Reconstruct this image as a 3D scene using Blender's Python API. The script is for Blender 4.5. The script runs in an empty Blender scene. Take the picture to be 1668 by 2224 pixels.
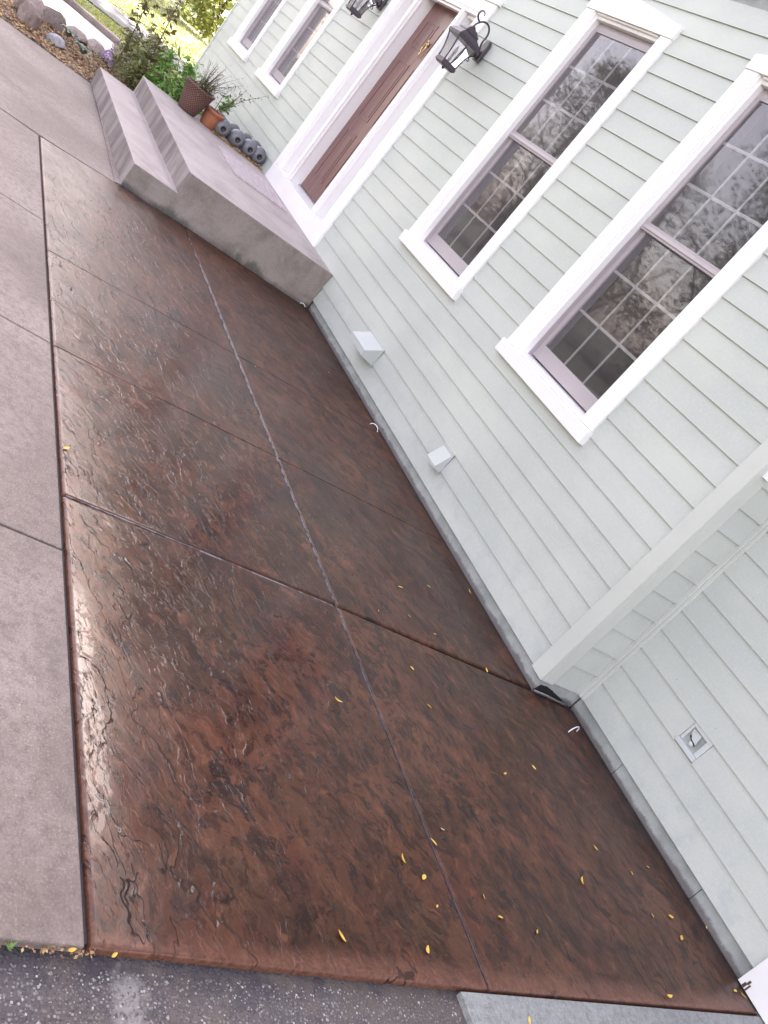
import bpy, bmesh, math, random
from mathutils import Vector, Matrix, noise, Euler
R = math.radians
random.seed(7)
sc = bpy.context.scene
C = sc.collection

# ------------------------------------------------------------------ camera, sky, sun, exposure
CAM_POS = (0.0, -3.909, 1.672)
ROW = ((0.3154438, 0.70491345, 0.6352891), (0.59682729, 0.37310708, -0.71034378), (-0.73776175, 0.60323142, -0.30301727))
cd = bpy.data.cameras.new('camera'); cam = bpy.data.objects.new('camera', cd); C.objects.link(cam)
cd.sensor_fit = 'HORIZONTAL'; cd.sensor_width = 36.0; cd.lens = 1964.0/1668*36; cd.clip_start = 0.05; cd.clip_end = 600
r_, d_, f_ = (Vector(v) for v in ROW)
cam.matrix_world = Matrix.Translation(CAM_POS) @ Matrix((r_, -d_, -f_)).transposed().to_4x4()
sc.camera = cam
SUN_EL, SUN_AZ = 32.0, -53.5           # azimuth from +Y towards +X
w = bpy.data.worlds.new('World'); sc.world = w; w.use_nodes = True
wn = w.node_tree; bg = wn.nodes['Background']
sky = wn.nodes.new('ShaderNodeTexSky'); sky.sky_type = 'NISHITA'; sky.sun_disc = False
sky.sun_elevation = R(SUN_EL); sky.sun_rotation = R(SUN_AZ); sky.air_density = 1.0; sky.dust_density = 1.5; sky.ozone_density = 0.6
hs = wn.nodes.new('ShaderNodeHueSaturation'); hs.inputs['Saturation'].default_value = 0.50      # thin bright haze: pale sky
tn = wn.nodes.new('ShaderNodeMix'); tn.data_type = 'RGBA'; tn.blend_type = 'MULTIPLY'; tn.inputs[0].default_value = 1.0; tn.inputs[7].default_value = (1.115, 0.985, 0.955, 1)
wn.links.new(sky.outputs[0], hs.inputs['Color']); wn.links.new(hs.outputs[0], tn.inputs[6]); wn.links.new(tn.outputs[2], bg.inputs[0]); bg.inputs[1].default_value = 0.15
sd = bpy.data.lights.new('sun', 'SUN'); sun = bpy.data.objects.new('sun', sd); C.objects.link(sun)
sd.energy = 5.0; sd.angle = R(0.5); sd.color = (1.0, 0.95, 0.86)
sdir = Vector((math.sin(R(SUN_AZ))*math.cos(R(SUN_EL)), math.cos(R(SUN_AZ))*math.cos(R(SUN_EL)), math.sin(R(SUN_EL))))
sun.rotation_euler = sdir.to_track_quat('Z', 'Y').to_euler()
sc.render.engine = 'CYCLES'; sc.cycles.caustics_reflective = False; sc.cycles.caustics_refractive = False
sc.view_settings.view_transform = 'Standard'; sc.view_settings.look = 'None'; sc.view_settings.gamma = 1.0
sc.view_settings.use_curve_mapping = False
sc.view_settings.exposure = 2.55

# ------------------------------------------------------------------ object helpers
def tag(o, label=None, cat=None, group=None, kind=None):
    if label: o['label'] = label
    if cat: o['category'] = cat
    if group: o['group'] = group
    if kind: o['kind'] = kind
    return o
def empty(name, loc, label=None, cat=None, group=None, kind=None):
    o = bpy.data.objects.new(name, None); C.objects.link(o); o.location = loc; o.empty_display_size = 0.1
    return tag(o, label, cat, group, kind)
def link(name, me, m, parent=None, smooth=False):
    o = bpy.data.objects.new(name, me); C.objects.link(o)
    if m: me.materials.append(m)
    if parent is not None:
        o.parent = parent
        o.matrix_parent_inverse = Matrix.Identity(4)
    if smooth:
        for p in me.polygons: p.use_smooth = True
    return o
def dup_tree(root, loc=None, rot=None):
    r = root.copy(); C.objects.link(r)
    if loc is not None: r.location = loc
    if rot is not None: r.rotation_euler = rot
    for ch in list(root.children):
        c = ch.copy(); C.objects.link(c); c.parent = r
        for g in list(ch.children):
            d = g.copy(); C.objects.link(d); d.parent = c
    return r
class MB:
    """collects shapes in WORLD coordinates; build() subtracts the parent's origin"""
    def __init__(s): s.v = []; s.f = []
    def poly(s, vs, fs):
        n = len(s.v); s.v += [tuple(a) for a in vs]; s.f += [tuple(i+n for i in q) for q in fs]; return s
    def box(s, x0, x1, y0, y1, z0, z1):
        vs = [(x, y, z) for z in (z0, z1) for y in (y0, y1) for x in (x0, x1)]
        return s.poly(vs, [(0,2,3,1),(4,5,7,6),(0,1,5,4),(2,6,7,3),(0,4,6,2),(1,3,7,5)])
    def prism(s, pts, axis, a0, a1):
        """pts 2D outline, extruded along axis"""
        def P(p, a):
            if axis == 'x': return (a, p[0], p[1])
            if axis == 'y': return (p[0], a, p[1])
            return (p[0], p[1], a)
        n = len(pts); vs = [P(p, a0) for p in pts] + [P(p, a1) for p in pts]
        fs = [tuple(range(n))[::-1], tuple(range(n, 2*n))] + [(i, (i+1) % n, n+(i+1) % n, n+i) for i in range(n)]
        return s.poly(vs, fs)
    def tube(s, pts, rad, n=8, cap=True):
        pts = [Vector(p) for p in pts]; m = len(pts)
        rads = rad if isinstance(rad, (list, tuple)) else [rad]*m
        base = len(s.v); up = Vector((0.13, 0.21, 1)).normalized()
        for i, p in enumerate(pts):
            t = (pts[min(i+1, m-1)] - pts[max(i-1, 0)]).normalized()
            a = t.cross(up)
            if a.length < 1e-3: a = t.cross(Vector((1, 0, 0)))
            a.normalize(); b = t.cross(a)
            for k in range(n):
                q = 2*math.pi*k/n
                s.v.append(tuple(p + a*math.cos(q)*rads[i] + b*math.sin(q)*rads[i]))
        for i in range(m-1):
            for k in range(n):
                s.f.append((base+i*n+k, base+i*n+(k+1) % n, base+(i+1)*n+(k+1) % n, base+(i+1)*n+k))
        if cap:
            s.f.append(tuple(base+k for k in range(n))[::-1]); s.f.append(tuple(base+(m-1)*n+k for k in range(n)))
        return s
    def lathe(s, prof, c, n=24, axis='z', wob=0):
        base = len(s.v); m = len(prof)
        for (r, h) in prof:
            for k in range(n):
                q = 2*math.pi*k/n; rr = r*(1+wob*math.sin(3*q+h*9))
                a, b = rr*math.cos(q), rr*math.sin(q)
                if axis == 'z': s.v.append((c[0]+a, c[1]+b, c[2]+h))
                elif axis == 'x': s.v.append((c[0]+h, c[1]+a, c[2]+b))
                else: s.v.append((c[0]+a, c[1]+h, c[2]+b))
        for i in range(m-1):
            for k in range(n):
                s.f.append((base+i*n+k, base+i*n+(k+1) % n, base+(i+1)*n+(k+1) % n, base+(i+1)*n+k))
        s.f.append(tuple(base+k for k in range(n))[::-1]); s.f.append(tuple(base+(m-1)*n+k for k in range(n)))
        return s
    def build(s, name, m, parent=None, bevel=0.0, smooth=False, seg=2, origin=None, fix=True):
        o0 = Vector((0, 0, 0))
        p = parent
        while p is not None:
            o0 += p.location; p = p.parent
        own = Vector(origin) - o0 if origin is not None else Vector((0, 0, 0))
        me = bpy.data.meshes.new(name)
        me.from_pydata([tuple(Vector(v) - o0 - own) for v in s.v], [], s.f); me.update()
        bm = bmesh.new(); bm.from_mesh(me)
        if bevel > 0:
            es = [e for e in bm.edges if len(e.link_faces) == 2 and e.calc_face_angle(0) > 0.5]
            bmesh.ops.bevel(bm, geom=es, offset=bevel, segments=seg, affect='EDGES', profile=0.6)
        if fix: bmesh.ops.recalc_face_normals(bm, faces=bm.faces[:])
        bm.to_mesh(me); bm.free()
        o = link(name, me, m, parent, smooth)
        o.location = own
        return o

# ------------------------------------------------------------------ material helpers
class NT:
    def __init__(s, name):
        s.m = bpy.data.materials.new(name); s.m.use_nodes = True; s.t = s.m.node_tree
        s.b = s.t.nodes['Principled BSDF']; s.out = s.t.nodes['Material Output']
        g = s.t.nodes.new('ShaderNodeNewGeometry'); s.pos = g.outputs['Position']; s.geo = g
    def n(s, typ, **k):
        nd = s.t.nodes.new(typ)
        for a, v in k.items(): setattr(nd, a, v)
        return nd
    def L(s, a, b): s.t.links.new(a, b)
    def objpos(s):
        return s.n('ShaderNodeTexCoord').outputs['Object']
    def map(s, v, scale=(1,1,1), rot=(0,0,0), loc=(0,0,0)):
        m = s.n('ShaderNodeMapping'); s.L(v, m.inputs[0]); m.inputs['Scale'].default_value = scale
        m.inputs['Rotation'].default_value = rot; m.inputs['Location'].default_value = loc
        return m.outputs[0]
    def aniso(s, v, scale, ang, loc=(0, 0, 0)):
        return s.map(s.map(v, rot=(0, 0, -ang)), scale, loc=loc)      # streaks run along ang
    def noise(s, v, scale, detail=4, rough=0.55, dist=0.0, out='Fac'):
        x = s.n('ShaderNodeTexNoise'); s.L(v, x.inputs['Vector']); x.inputs['Scale'].default_value = scale
        x.inputs['Detail'].default_value = detail; x.inputs['Roughness'].default_value = rough; x.inputs['Distortion'].default_value = dist
        return x.outputs[out]
    def vor(s, v, scale, feat='F1', out='Distance'):
        x = s.n('ShaderNodeTexVoronoi'); x.feature = feat; s.L(v, x.inputs['Vector']); x.inputs['Scale'].default_value = scale
        return x.outputs[out]
    def ramp(s, v, stops, interp='LINEAR'):
        x = s.n('ShaderNodeValToRGB'); s.L(v, x.inputs[0]); cr = x.color_ramp; cr.interpolation = interp
        while len(cr.elements) < len(stops): cr.elements.new(0.5)
        for e, (p, c) in zip(cr.elements, stops):
            e.position = p; e.color = (c, c, c, 1) if not hasattr(c, '__len__') else (*c, 1)
        return x.outputs[0]
    def math(s, op, a, b=None, c=None):
        x = s.n('ShaderNodeMath'); x.operation = op
        for i, q in enumerate((a, b, c)):
            if q is None: continue
            if isinstance(q, (int, float)): x.inputs[i].default_value = q
            else: s.L(q, x.inputs[i])
        return x.outputs[0]
    def step(s, v, a, b, lo=0.0, hi=1.0):
        x = s.n('ShaderNodeMapRange'); x.interpolation_type = 'SMOOTHSTEP'; s.L(v, x.inputs[0])
        for i, q in enumerate((a, b, lo, hi)): x.inputs[i+1].default_value = q
        return x.outputs[0]
    def mix(s, f, a, b, blend='MIX'):
        x = s.n('ShaderNodeMix'); x.data_type = 'RGBA'; x.blend_type = blend
        for i, q in ((0, f), (6, a), (7, b)):
            if hasattr(q, 'is_linked') or hasattr(q, 'links'): s.L(q, x.inputs[i])
            elif isinstance(q, (int, float)): x.inputs[i].default_value = q
            else: x.inputs[i].default_value = (*q, 1)
        return x.outputs[2]
    def sep(s, v):
        x = s.n('ShaderNodeSeparateXYZ'); s.L(v, x.inputs[0]); return x.outputs
    def bump(s, h, strength=0.3, dist=0.01, normal=None):
        x = s.n('ShaderNodeBump'); s.L(h, x.inputs['Height']); x.inputs['Strength'].default_value = strength; x.inputs['Distance'].default_value = dist
        if normal is not None: s.L(normal, x.inputs['Normal'])
        return x.outputs[0]
    def done(s, color=None, rough=None, normal=None, spec=None, metal=None):
        for key, q in (('Base Color', color), ('Roughness', rough), ('Normal', normal), ('Specular IOR Level', spec), ('Metallic', metal)):
            if q is None: continue
            if isinstance(q, (int, float)): s.b.inputs[key].default_value = q
            elif isinstance(q, tuple): s.b.inputs[key].default_value = (*q, 1)
            else: s.L(q, s.b.inputs[key])
        return s.m

def m_paint(name, col, rough=0.5, var=0.06, dirt=0.0, bump=0.12, scale=14):
    t = NT(name)
    a = t.noise(t.pos, 2.3, 5); b = t.noise(t.pos, scale*6, 3)
    dark = tuple(c*(1-var*2.4) for c in col); lite = tuple(min(1, c*(1+var)) for c in col)
    c = t.mix(t.step(a, 0.3, 0.7), dark, lite)
    c = t.mix(t.step(b, 0.35, 0.75, 0, 0.35), c, tuple(k*0.93 for k in col))
    if dirt:
        d = t.step(t.noise(t.pos, 9, 8, 0.7), 0.62, 0.78, 0, dirt)
        c = t.mix(d, c, (0.20, 0.18, 0.16))
    h = t.noise(t.map(t.pos, (3, 30, 60)), 6, 5, 0.6)
    return t.done(c, rough, t.bump(h, bump, 0.004) if bump > 0.02 else None)

M = {}
M['trim'] = m_paint('white_trim_paint', (0.80, 0.775, 0.785), 0.38, 0.015, 0.08, 0.015)
M['trim_stained'] = m_paint('weathered_white_trim', (0.78, 0.76, 0.77), 0.5, 0.04, 0.35, 0.1)
M['sash'] = m_paint('vinyl_sash', (0.47, 0.415, 0.44), 0.42, 0.03, 0.1, 0.05)
M['grille'] = m_paint('grille_bar', (0.80, 0.77, 0.79), 0.45, 0.02, 0, 0.03)
M['corner'] = m_paint('sage_corner_board', (0.525, 0.538, 0.50), 0.5, 0.03, 0.2, 0.15)

def m_siding():
    t = NT('sage_lap_siding')
    oi = t.n('ShaderNodeObjectInfo').outputs['Random']
    a = t.noise(t.map(t.pos, (0.7, 1, 1.4)), 1.6, 5); f = t.noise(t.pos, 90, 3)
    z = t.sep(t.pos)[2]
    c = t.mix(t.step(a, 0.3, 0.72), (0.420, 0.443, 0.412), (0.492, 0.510, 0.466))
    c = t.mix(t.math('MULTIPLY', oi, 0.16), c, (0.43, 0.455, 0.46))
    c = t.mix(t.step(f, 0.4, 0.8, 0, 0.25), c, (0.62, 0.63, 0.62))
    spl = t.math('MULTIPLY', t.step(z, 0.62, 0.10, 0, 0.55), t.step(t.noise(t.pos, 7, 8, 0.7), 0.47, 0.75))
    c = t.mix(spl, c, (0.33, 0.36, 0.38))
    sp = t.step(t.vor(t.pos, 6.5), 0.030, 0.018, 0, 0.5)
    sp = t.math('MULTIPLY', sp, t.step(t.noise(t.pos, 1.1, 2), 0.5, 0.6))
    c = t.mix(sp, c, (0.16, 0.15, 0.14))
    grain = t.noise(t.map(t.pos, (2.2, 14, 60)), 2.4, 6, 0.62, 0.6)
    fine = t.noise(t.pos, 260, 2)
    n1 = t.bump(grain, 0.16, 0.006); n2 = t.bump(fine, 0.18, 0.0015, n1)
    return t.done(c, 0.52, n2)
M['siding'] = m_siding()

def m_foundation():
    t = NT('foundation_parge')
    x, y, z = t.sep(t.pos)
    a = t.noise(t.pos, 6, 8, 0.65)
    c = t.mix(t.step(a, 0.3, 0.7), (0.25, 0.265, 0.26), (0.37, 0.388, 0.378))
    edge = t.math('ADD', z, t.math('MULTIPLY', t.math('SUBTRACT', t.noise(t.pos, 6.5, 9, 0.78), 0.5), 0.085))
    c = t.mix(t.step(edge, 0.034, 0.012, 0, 0.8), c, (0.095, 0.075, 0.075))
    h = t.noise(t.pos, 60, 6, 0.7)
    return t.done(c, 0.75, t.bump(h, 0.5, 0.006))
M['foundation'] = m_foundation()

def m_concrete(name, c1, c2, bands=True, stain=0.3, aggregate=True):
    t = NT(name)
    a = t.noise(t.pos, 1.3, 7, 0.6); b = t.noise(t.pos, 26, 7, 0.74); g = t.noise(t.pos, 150, 4, 0.65)
    c = t.mix(t.step(a, 0.32, 0.68), c1, c2)
    c = t.mix(t.step(b, 0.42, 0.66, 0, 0.75), c, tuple(k*0.72 for k in c1))
    c = t.mix(t.step(g, 0.5, 0.72, 0, 0.6), c, tuple(min(1, k*1.45) for k in c2))
    c = t.mix(t.step(g, 0.46, 0.30, 0, 0.55), c, tuple(k*0.5 for k in c1))
    s = t.step(t.noise(t.map(t.pos, (1, 1, 1), loc=(3, 7, 1)), 2.6, 9, 0.72, 0.4), 0.55, 0.75, 0, stain)
    c = t.mix(s, c, (c1[0]*0.62, c1[1]*0.5, c1[2]*0.5))
    blot = t.step(t.noise(t.map(t.pos, loc=(11, 2, 5)), 0.9, 9, 0.75), 0.50, 0.66, 0, stain*0.8)
    c = t.mix(blot, c, tuple(k*0.58 for k in c1))
    broom = t.noise(t.map(t.pos, (60, 2.5, 1)), 3, 3, 0.5)
    c = t.mix(t.step(broom, 0.45, 0.7, 0, 0.16), c, tuple(k*0.6 for k in c1))
    sp = t.step(t.vor(t.pos, 24), 0.10, 0.05, 0, 0.55)
    sp = t.math('MULTIPLY', sp, t.step(t.noise(t.pos, 5, 2), 0.52, 0.62))
    c = t.mix(sp, c, tuple(k*0.35 for k in c1))
    h = t.math('ADD', t.noise(t.pos, 150, 5, 0.7), t.math('MULTIPLY', b, 0.6))
    return t.done(c, 0.78, t.bump(h, 0.45, 0.003))
M['walk'] = m_concrete('broomed_walk_concrete', (0.185, 0.143, 0.124), (0.292, 0.238, 0.212), stain=0.55)
M['apron'] = m_concrete('grey_apron_concrete', (0.21, 0.215, 0.21), (0.29, 0.295, 0.285), stain=0.2)
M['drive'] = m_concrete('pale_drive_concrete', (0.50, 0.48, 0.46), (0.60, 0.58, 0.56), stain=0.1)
M['joint'] = m_concrete('dark_joint_filler', (0.030, 0.022, 0.024), (0.05, 0.036, 0.038))

def m_steps():
    t = NT('cast_step_concrete')
    x, y, z = t.sep(t.pos)
    nx, ny, nz = t.sep(t.geo.outputs['Normal'])
    a = t.noise(t.pos, 2.2, 7, 0.6); g = t.noise(t.pos, 190, 3, 0.6)
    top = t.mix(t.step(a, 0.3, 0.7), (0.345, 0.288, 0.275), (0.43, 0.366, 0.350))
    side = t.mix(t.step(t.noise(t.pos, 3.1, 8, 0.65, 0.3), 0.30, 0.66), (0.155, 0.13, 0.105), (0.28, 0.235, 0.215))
    # wet, mossy patches along the foot of the side face
    foot = t.math('ADD', z, t.math('MULTIPLY', t.math('SUBTRACT', t.noise(t.map(t.pos, (1, 1, 0.6)), 2.3, 6, 0.55, 0.3), 0.5), 0.85))
    side = t.mix(t.step(foot, 0.12, 0.04, 0, 0.80), side, (0.060, 0.062, 0.052))
    side = t.mix(t.step(z, 0.05, 0.0, 0, 0.5), side, (0.05, 0.04, 0.038))
    # vertical form streaks on the risers
    stk = t.noise(t.map(t.pos, (3.2, 1, 1.0), rot=(0, R(38), 0)), 1.7, 5, 0.55, 0.4)
    riser = t.mix(t.step(stk, 0.34, 0.68), (0.15, 0.122, 0.125), (0.31, 0.27, 0.255))
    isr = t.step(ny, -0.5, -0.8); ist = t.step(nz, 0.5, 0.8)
    grime = t.step(t.noise(t.map(t.pos, loc=(4, 1, 9)), 1.6, 9, 0.74), 0.48, 0.68, 0, 0.55)
    top = t.mix(grime, top, (0.20, 0.165, 0.165))
    pore = t.math('MULTIPLY', t.step(t.vor(t.pos, 32), 0.11, 0.06, 0, 0.7), t.step(t.noise(t.pos, 6, 2), 0.48, 0.6))
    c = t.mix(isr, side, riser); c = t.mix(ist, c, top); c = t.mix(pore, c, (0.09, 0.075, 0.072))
    c = t.mix(t.step(g, 0.5, 0.75, 0, 0.4), c, (0.46, 0.42, 0.42))
    c = t.mix(t.step(g, 0.45, 0.3, 0, 0.4), c, (0.13, 0.11, 0.11))
    h = t.noise(t.pos, 120, 6, 0.7)
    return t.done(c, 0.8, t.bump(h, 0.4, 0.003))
M['steps'] = m_steps()

DIR1, DIR2 = R(30), R(14)
def m_slab():
    t = NT('stamped_brown_slate_concrete')
    x, y, z = t.sep(t.pos)
    wv = t.n('ShaderNodeVectorMath'); wv.operation = 'MULTIPLY_ADD'
    wn_ = t.noise(t.pos, 2.4, 4, 0.6, out='Color')
    t.L(wn_, wv.inputs[0]); wv.inputs[1].default_value = (0.32, 0.32, 0.1); t.L(t.pos, wv.inputs[2])
    p = wv.outputs[0]
    st = t.aniso(p, (1.0, 1.6, 1), DIR1, (0, 0, 0))
    big = t.noise(t.map(p, (0.9, 1.4, 1)), 1.5, 8, 0.62)
    c = t.mix(t.step(big, 0.36, 0.64), (0.098, 0.044, 0.023), (0.175, 0.082, 0.042))
    red = t.step(t.noise(t.map(p, (1, 1.3, 1), loc=(4, 2, 0)), 1.9, 9, 0.68), 0.50, 0.62, 0, 0.8)
    c = t.mix(red, c, (0.120, 0.038, 0.026))
    oli = t.step(t.noise(t.map(p, (1, 1.2, 1), loc=(9, 1, 3)), 1.5, 8, 0.64), 0.50, 0.66, 0, 0.6)
    c = t.mix(oli, c, (0.105, 0.068, 0.028))
    drk = t.step(t.noise(t.map(st, (1, 1, 1), loc=(1, 5, 2)), 3.4, 10, 0.74, 0.1), 0.54, 0.66, 0, 0.9)
    c = t.mix(drk, c, (0.024, 0.018, 0.016))
    spot = t.step(t.noise(t.aniso(p, (1, 1.5, 1), R(20), (6, 3, 1)), 5.2, 6, 0.64, 0.1), 0.595, 0.655, 0, 0.85)
    c = t.mix(spot, c, (0.014, 0.012, 0.014))
    blo = t.step(t.noise(t.map(p, (1, 1.2, 1), loc=(2, 6, 1)), 1.1, 6, 0.6), 0.44, 0.62, 0, 0.55)
    c = t.mix(blo, c, (0.045, 0.026, 0.018))
    mot = t.noise(t.aniso(p, (1.0, 1.35, 1), DIR2, (0, 0, 0)), 13, 8, 0.72, 0.12)
    c = t.mix(t.step(mot, 0.50, 0.58, 0, 0.85), c, (0.050, 0.022, 0.014))
    c = t.mix(t.step(mot, 0.45, 0.34, 0, 0.6), c, (0.27, 0.125, 0.070))
    vein = t.noise(st, 7.0, 10, 0.74, 0.15)
    c = t.mix(t.step(vein, 0.53, 0.62, 0, 0.85), c, (0.030, 0.016, 0.013))
    c = t.mix(t.step(vein, 0.42, 0.26, 0, 0.6), c, (0.23, 0.115, 0.070))
    spk = t.noise(p, 70, 6, 0.72)
    c = t.mix(t.step(spk, 0.54, 0.70, 0, 0.6), c, (0.21, 0.105, 0.070))
    c = t.mix(t.step(spk, 0.44, 0.30, 0, 0.55), c, (0.034, 0.018, 0.014))
    # lighter terracotta wear band along the near and the walk-side edges
    e1 = t.math('ADD', t.math('MULTIPLY', x, -1.0), -1.075)
    e2 = t.math('ADD', t.math('ADD', y, 2.84), t.math('MULTIPLY', x, 0.0187))
    wob = t.math('MULTIPLY', t.math('SUBTRACT', t.noise(p, 7, 7, 0.65), 0.5), 0.10)
    b1 = t.step(t.math('ADD', e1, wob), 0.085, 0.0, 0, 0.70); b2 = t.step(t.math('ADD', e2, t.math('MULTIPLY', wob, 0.4)), 0.020, 0.008, 0, 0.6)
    band = t.math('MAXIMUM', b1, b2)
    c = t.mix(band, c, t.mix(t.step(spk, 0.35, 0.65), (0.20, 0.105, 0.070), (0.33, 0.185, 0.125)))
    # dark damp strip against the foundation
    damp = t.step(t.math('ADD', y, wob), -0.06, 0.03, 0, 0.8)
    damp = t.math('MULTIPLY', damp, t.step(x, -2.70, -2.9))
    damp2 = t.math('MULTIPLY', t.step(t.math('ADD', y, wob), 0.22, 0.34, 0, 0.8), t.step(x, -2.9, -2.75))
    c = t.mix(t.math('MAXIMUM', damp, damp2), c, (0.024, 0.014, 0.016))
    # relief: sparse sharp cleft ledges on an otherwise smooth sealed face
    n1 = t.noise(t.aniso(p, (0.85, 1.9, 1), DIR1, (0, 0, 0)), 2.3, 4, 0.52, 0.1)
    led = t.math('MULTIPLY', n1, 5.0); fr = t.math('FRACT', led)
    ter = t.math('ADD', t.math('FLOOR', led), t.step(fr, 0.93, 1.0))
    n2 = t.noise(t.aniso(t.pos, (0.9, 3.2, 1), DIR2, (5, 5, 5)), 3.4, 4, 0.54, 0.1)
    led2 = t.math('MULTIPLY', n2, 4.2); fr2 = t.math('FRACT', led2)
    ter2 = t.math('ADD', t.math('FLOOR', led2), t.step(fr2, 0.91, 1.0))
    n3 = t.noise(t.aniso(t.pos, (1.0, 2.8, 1), DIR1, (2, 8, 5)), 8.0, 4, 0.58, 0.1)
    led3 = t.math('MULTIPLY', n3, 5.0); ter3 = t.math('ADD', t.math('FLOOR', led3), t.step(t.math('FRACT', led3), 0.80, 1.0))
    soft = t.noise(p, 7.0, 3, 0.5)
    h = t.math('ADD', t.math('ADD', t.math('MULTIPLY', ter, 0.42), t.math('MULTIPLY', ter2, 0.30)), t.math('ADD', t.math('MULTIPLY', soft, 0.28), t.math('MULTIPLY', ter3, 0.07)))
    crk = t.math('MULTIPLY', t.step(fr, 0.88, 0.94), t.step(t.noise(p, 3.3, 4), 0.46, 0.56, 0, 0.7))
    c = t.mix(crk, c, (0.026, 0.013, 0.010))
    crk2 = t.math('MULTIPLY', t.step(fr2, 0.87, 0.93), t.step(t.noise(t.map(p, loc=(3, 1, 0)), 3.0, 4), 0.50, 0.58, 0, 0.6))
    c = t.mix(crk2, c, (0.030, 0.014, 0.010))
    # sealer: glossier towards the walk, water film along the walk-side edge
    rim = t.math('ADD', e2, t.math('MULTIPLY', t.math('SUBTRACT', t.noise(t.map(p, (0.6, 1, 1)), 3.4, 6, 0.6), 0.5), 0.30))
    film = t.math('MULTIPLY', t.step(rim, 0.140, 0.115), t.math('MULTIPLY', t.step(x, -2.4, -2.1), t.step(x, -1.28, -1.45)))
    film = t.math('MULTIPLY', film, t.step(t.noise(t.map(p, (1.5, 3, 1)), 19, 7, 0.66, 0.3), 0.47, 0.50))
    rg = t.math('ADD', t.step(t.noise(t.pos, 3.4, 6, 0.65), 0.3, 0.72, 0.12, 0.25), t.math('ADD', t.step(y, -1.9, -0.6, 0.0, 0.20), t.step(x, -3.5, -6.0, 0.0, 0.16)))
    rg = t.math('SUBTRACT', rg, t.math('MULTIPLY', film, 0.16))
    bs = t.n('ShaderNodeBump'); t.L(h, bs.inputs['Height']); bs.inputs['Distance'].default_value = 0.0060
    some = t.step(t.noise(t.map(t.pos, (1, 1.5, 1), loc=(8, 2, 4)), 2.7, 3, 0.55), 0.44, 0.58, 0.45, 1.0)
    t.L(t.math('SUBTRACT', t.math('MULTIPLY', t.step(y, -1.2, -1.7, 0.50, 1.0), some), t.math('MULTIPLY', film, 0.5)), bs.inputs['Strength'])
    grit = t.bump(t.noise(t.pos, 230, 3, 0.6), 0.16, 0.0010, bs.outputs[0])
    c = t.mix(1.0, c, (0.57, 0.465, 0.46), 'MULTIPLY')
    t.L(t.math('MULTIPLY', film, 0.20), t.b.inputs['Coat Weight']); t.b.inputs['Coat Roughness'].default_value = 0.03; t.b.inputs['Coat IOR'].default_value = 1.7
    cn = t.bump(t.noise(t.pos, 5.0, 2), 0.25, 0.004); t.L(cn, t.b.inputs['Coat Normal'])
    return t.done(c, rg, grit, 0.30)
M['slab'] = m_slab()

def m_asphalt():
    t = NT('worn_asphalt')
    a = t.noise(t.pos, 2.0, 8, 0.66)
    c = t.mix(t.step(a, 0.32, 0.7), (0.062, 0.052, 0.060), (0.115, 0.100, 0.100))
    v = t.vor(t.pos, 110); vc = t.vor(t.pos, 110, out='Color')
    r = t.sep(vc)[0]
    st = t.math('MULTIPLY', t.step(v, 0.55, 0.30), t.step(r, 0.45, 0.9))
    c = t.mix(t.math('MULTIPLY', st, 0.75), c, t.mix(t.sep(vc)[1], (0.20, 0.165, 0.150), (0.36, 0.33, 0.33)))
    dk = t.step(t.noise(t.map(t.pos, loc=(2, 9, 4)), 3.0, 8, 0.7), 0.5, 0.68, 0, 0.7)
    c = t.mix(dk, c, (0.030, 0.026, 0.036))
    x, y, z = t.sep(t.pos)
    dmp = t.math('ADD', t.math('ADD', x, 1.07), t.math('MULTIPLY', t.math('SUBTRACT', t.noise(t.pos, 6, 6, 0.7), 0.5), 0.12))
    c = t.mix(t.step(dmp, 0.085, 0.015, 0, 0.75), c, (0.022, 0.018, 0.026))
    wrm = t.step(t.noise(t.map(t.pos, loc=(7, 7, 7)), 2.4, 7, 0.7), 0.48, 0.62, 0, 0.6)
    c = t.mix(wrm, c, (0.125, 0.098, 0.080))
    dx = t.math('ADD', x, 0.965); dy = t.math('ADD', y, 2.72)
    dist = t.math('SQRT', t.math('ADD', t.math('POWER', t.math('MULTIPLY', dx, 0.6), 2.0), t.math('POWER', dy, 2.0)))
    dist = t.math('ADD', dist, t.math('MULTIPLY', t.math('SUBTRACT', t.noise(t.pos, 24, 6, 0.7), 0.5), 0.10))
    c = t.mix(t.step(dist, 0.062, 0.025, 0, 0.6), c, (0.31, 0.29, 0.275))
    h = t.math('ADD', t.step(v, 0.6, 0.2), t.noise(t.pos, 40, 6, 0.7))
    return t.done(c, 0.8, t.bump(h, 0.8, 0.004))
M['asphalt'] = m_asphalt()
def m_sealant():
    t = NT('chalky_joint_sealant')
    x, y, z = t.sep(t.pos)
    a = t.noise(t.pos, 38, 5, 0.7)
    k = t.math('MULTIPLY', t.step(x, -1.5, -4.0, 0.10, 0.95), t.step(t.noise(t.pos, 14, 8, 0.75), 0.44, 0.56))
    return t.done(t.mix(k, (0.055, 0.030, 0.028), (0.36, 0.345, 0.40)), 0.5, t.bump(a, 0.5, 0.003))
M['sealant'] = m_sealant()
M['road'] = m_concrete('grey_road', (0.10, 0.098, 0.105), (0.15, 0.145, 0.15), stain=0.2)

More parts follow.
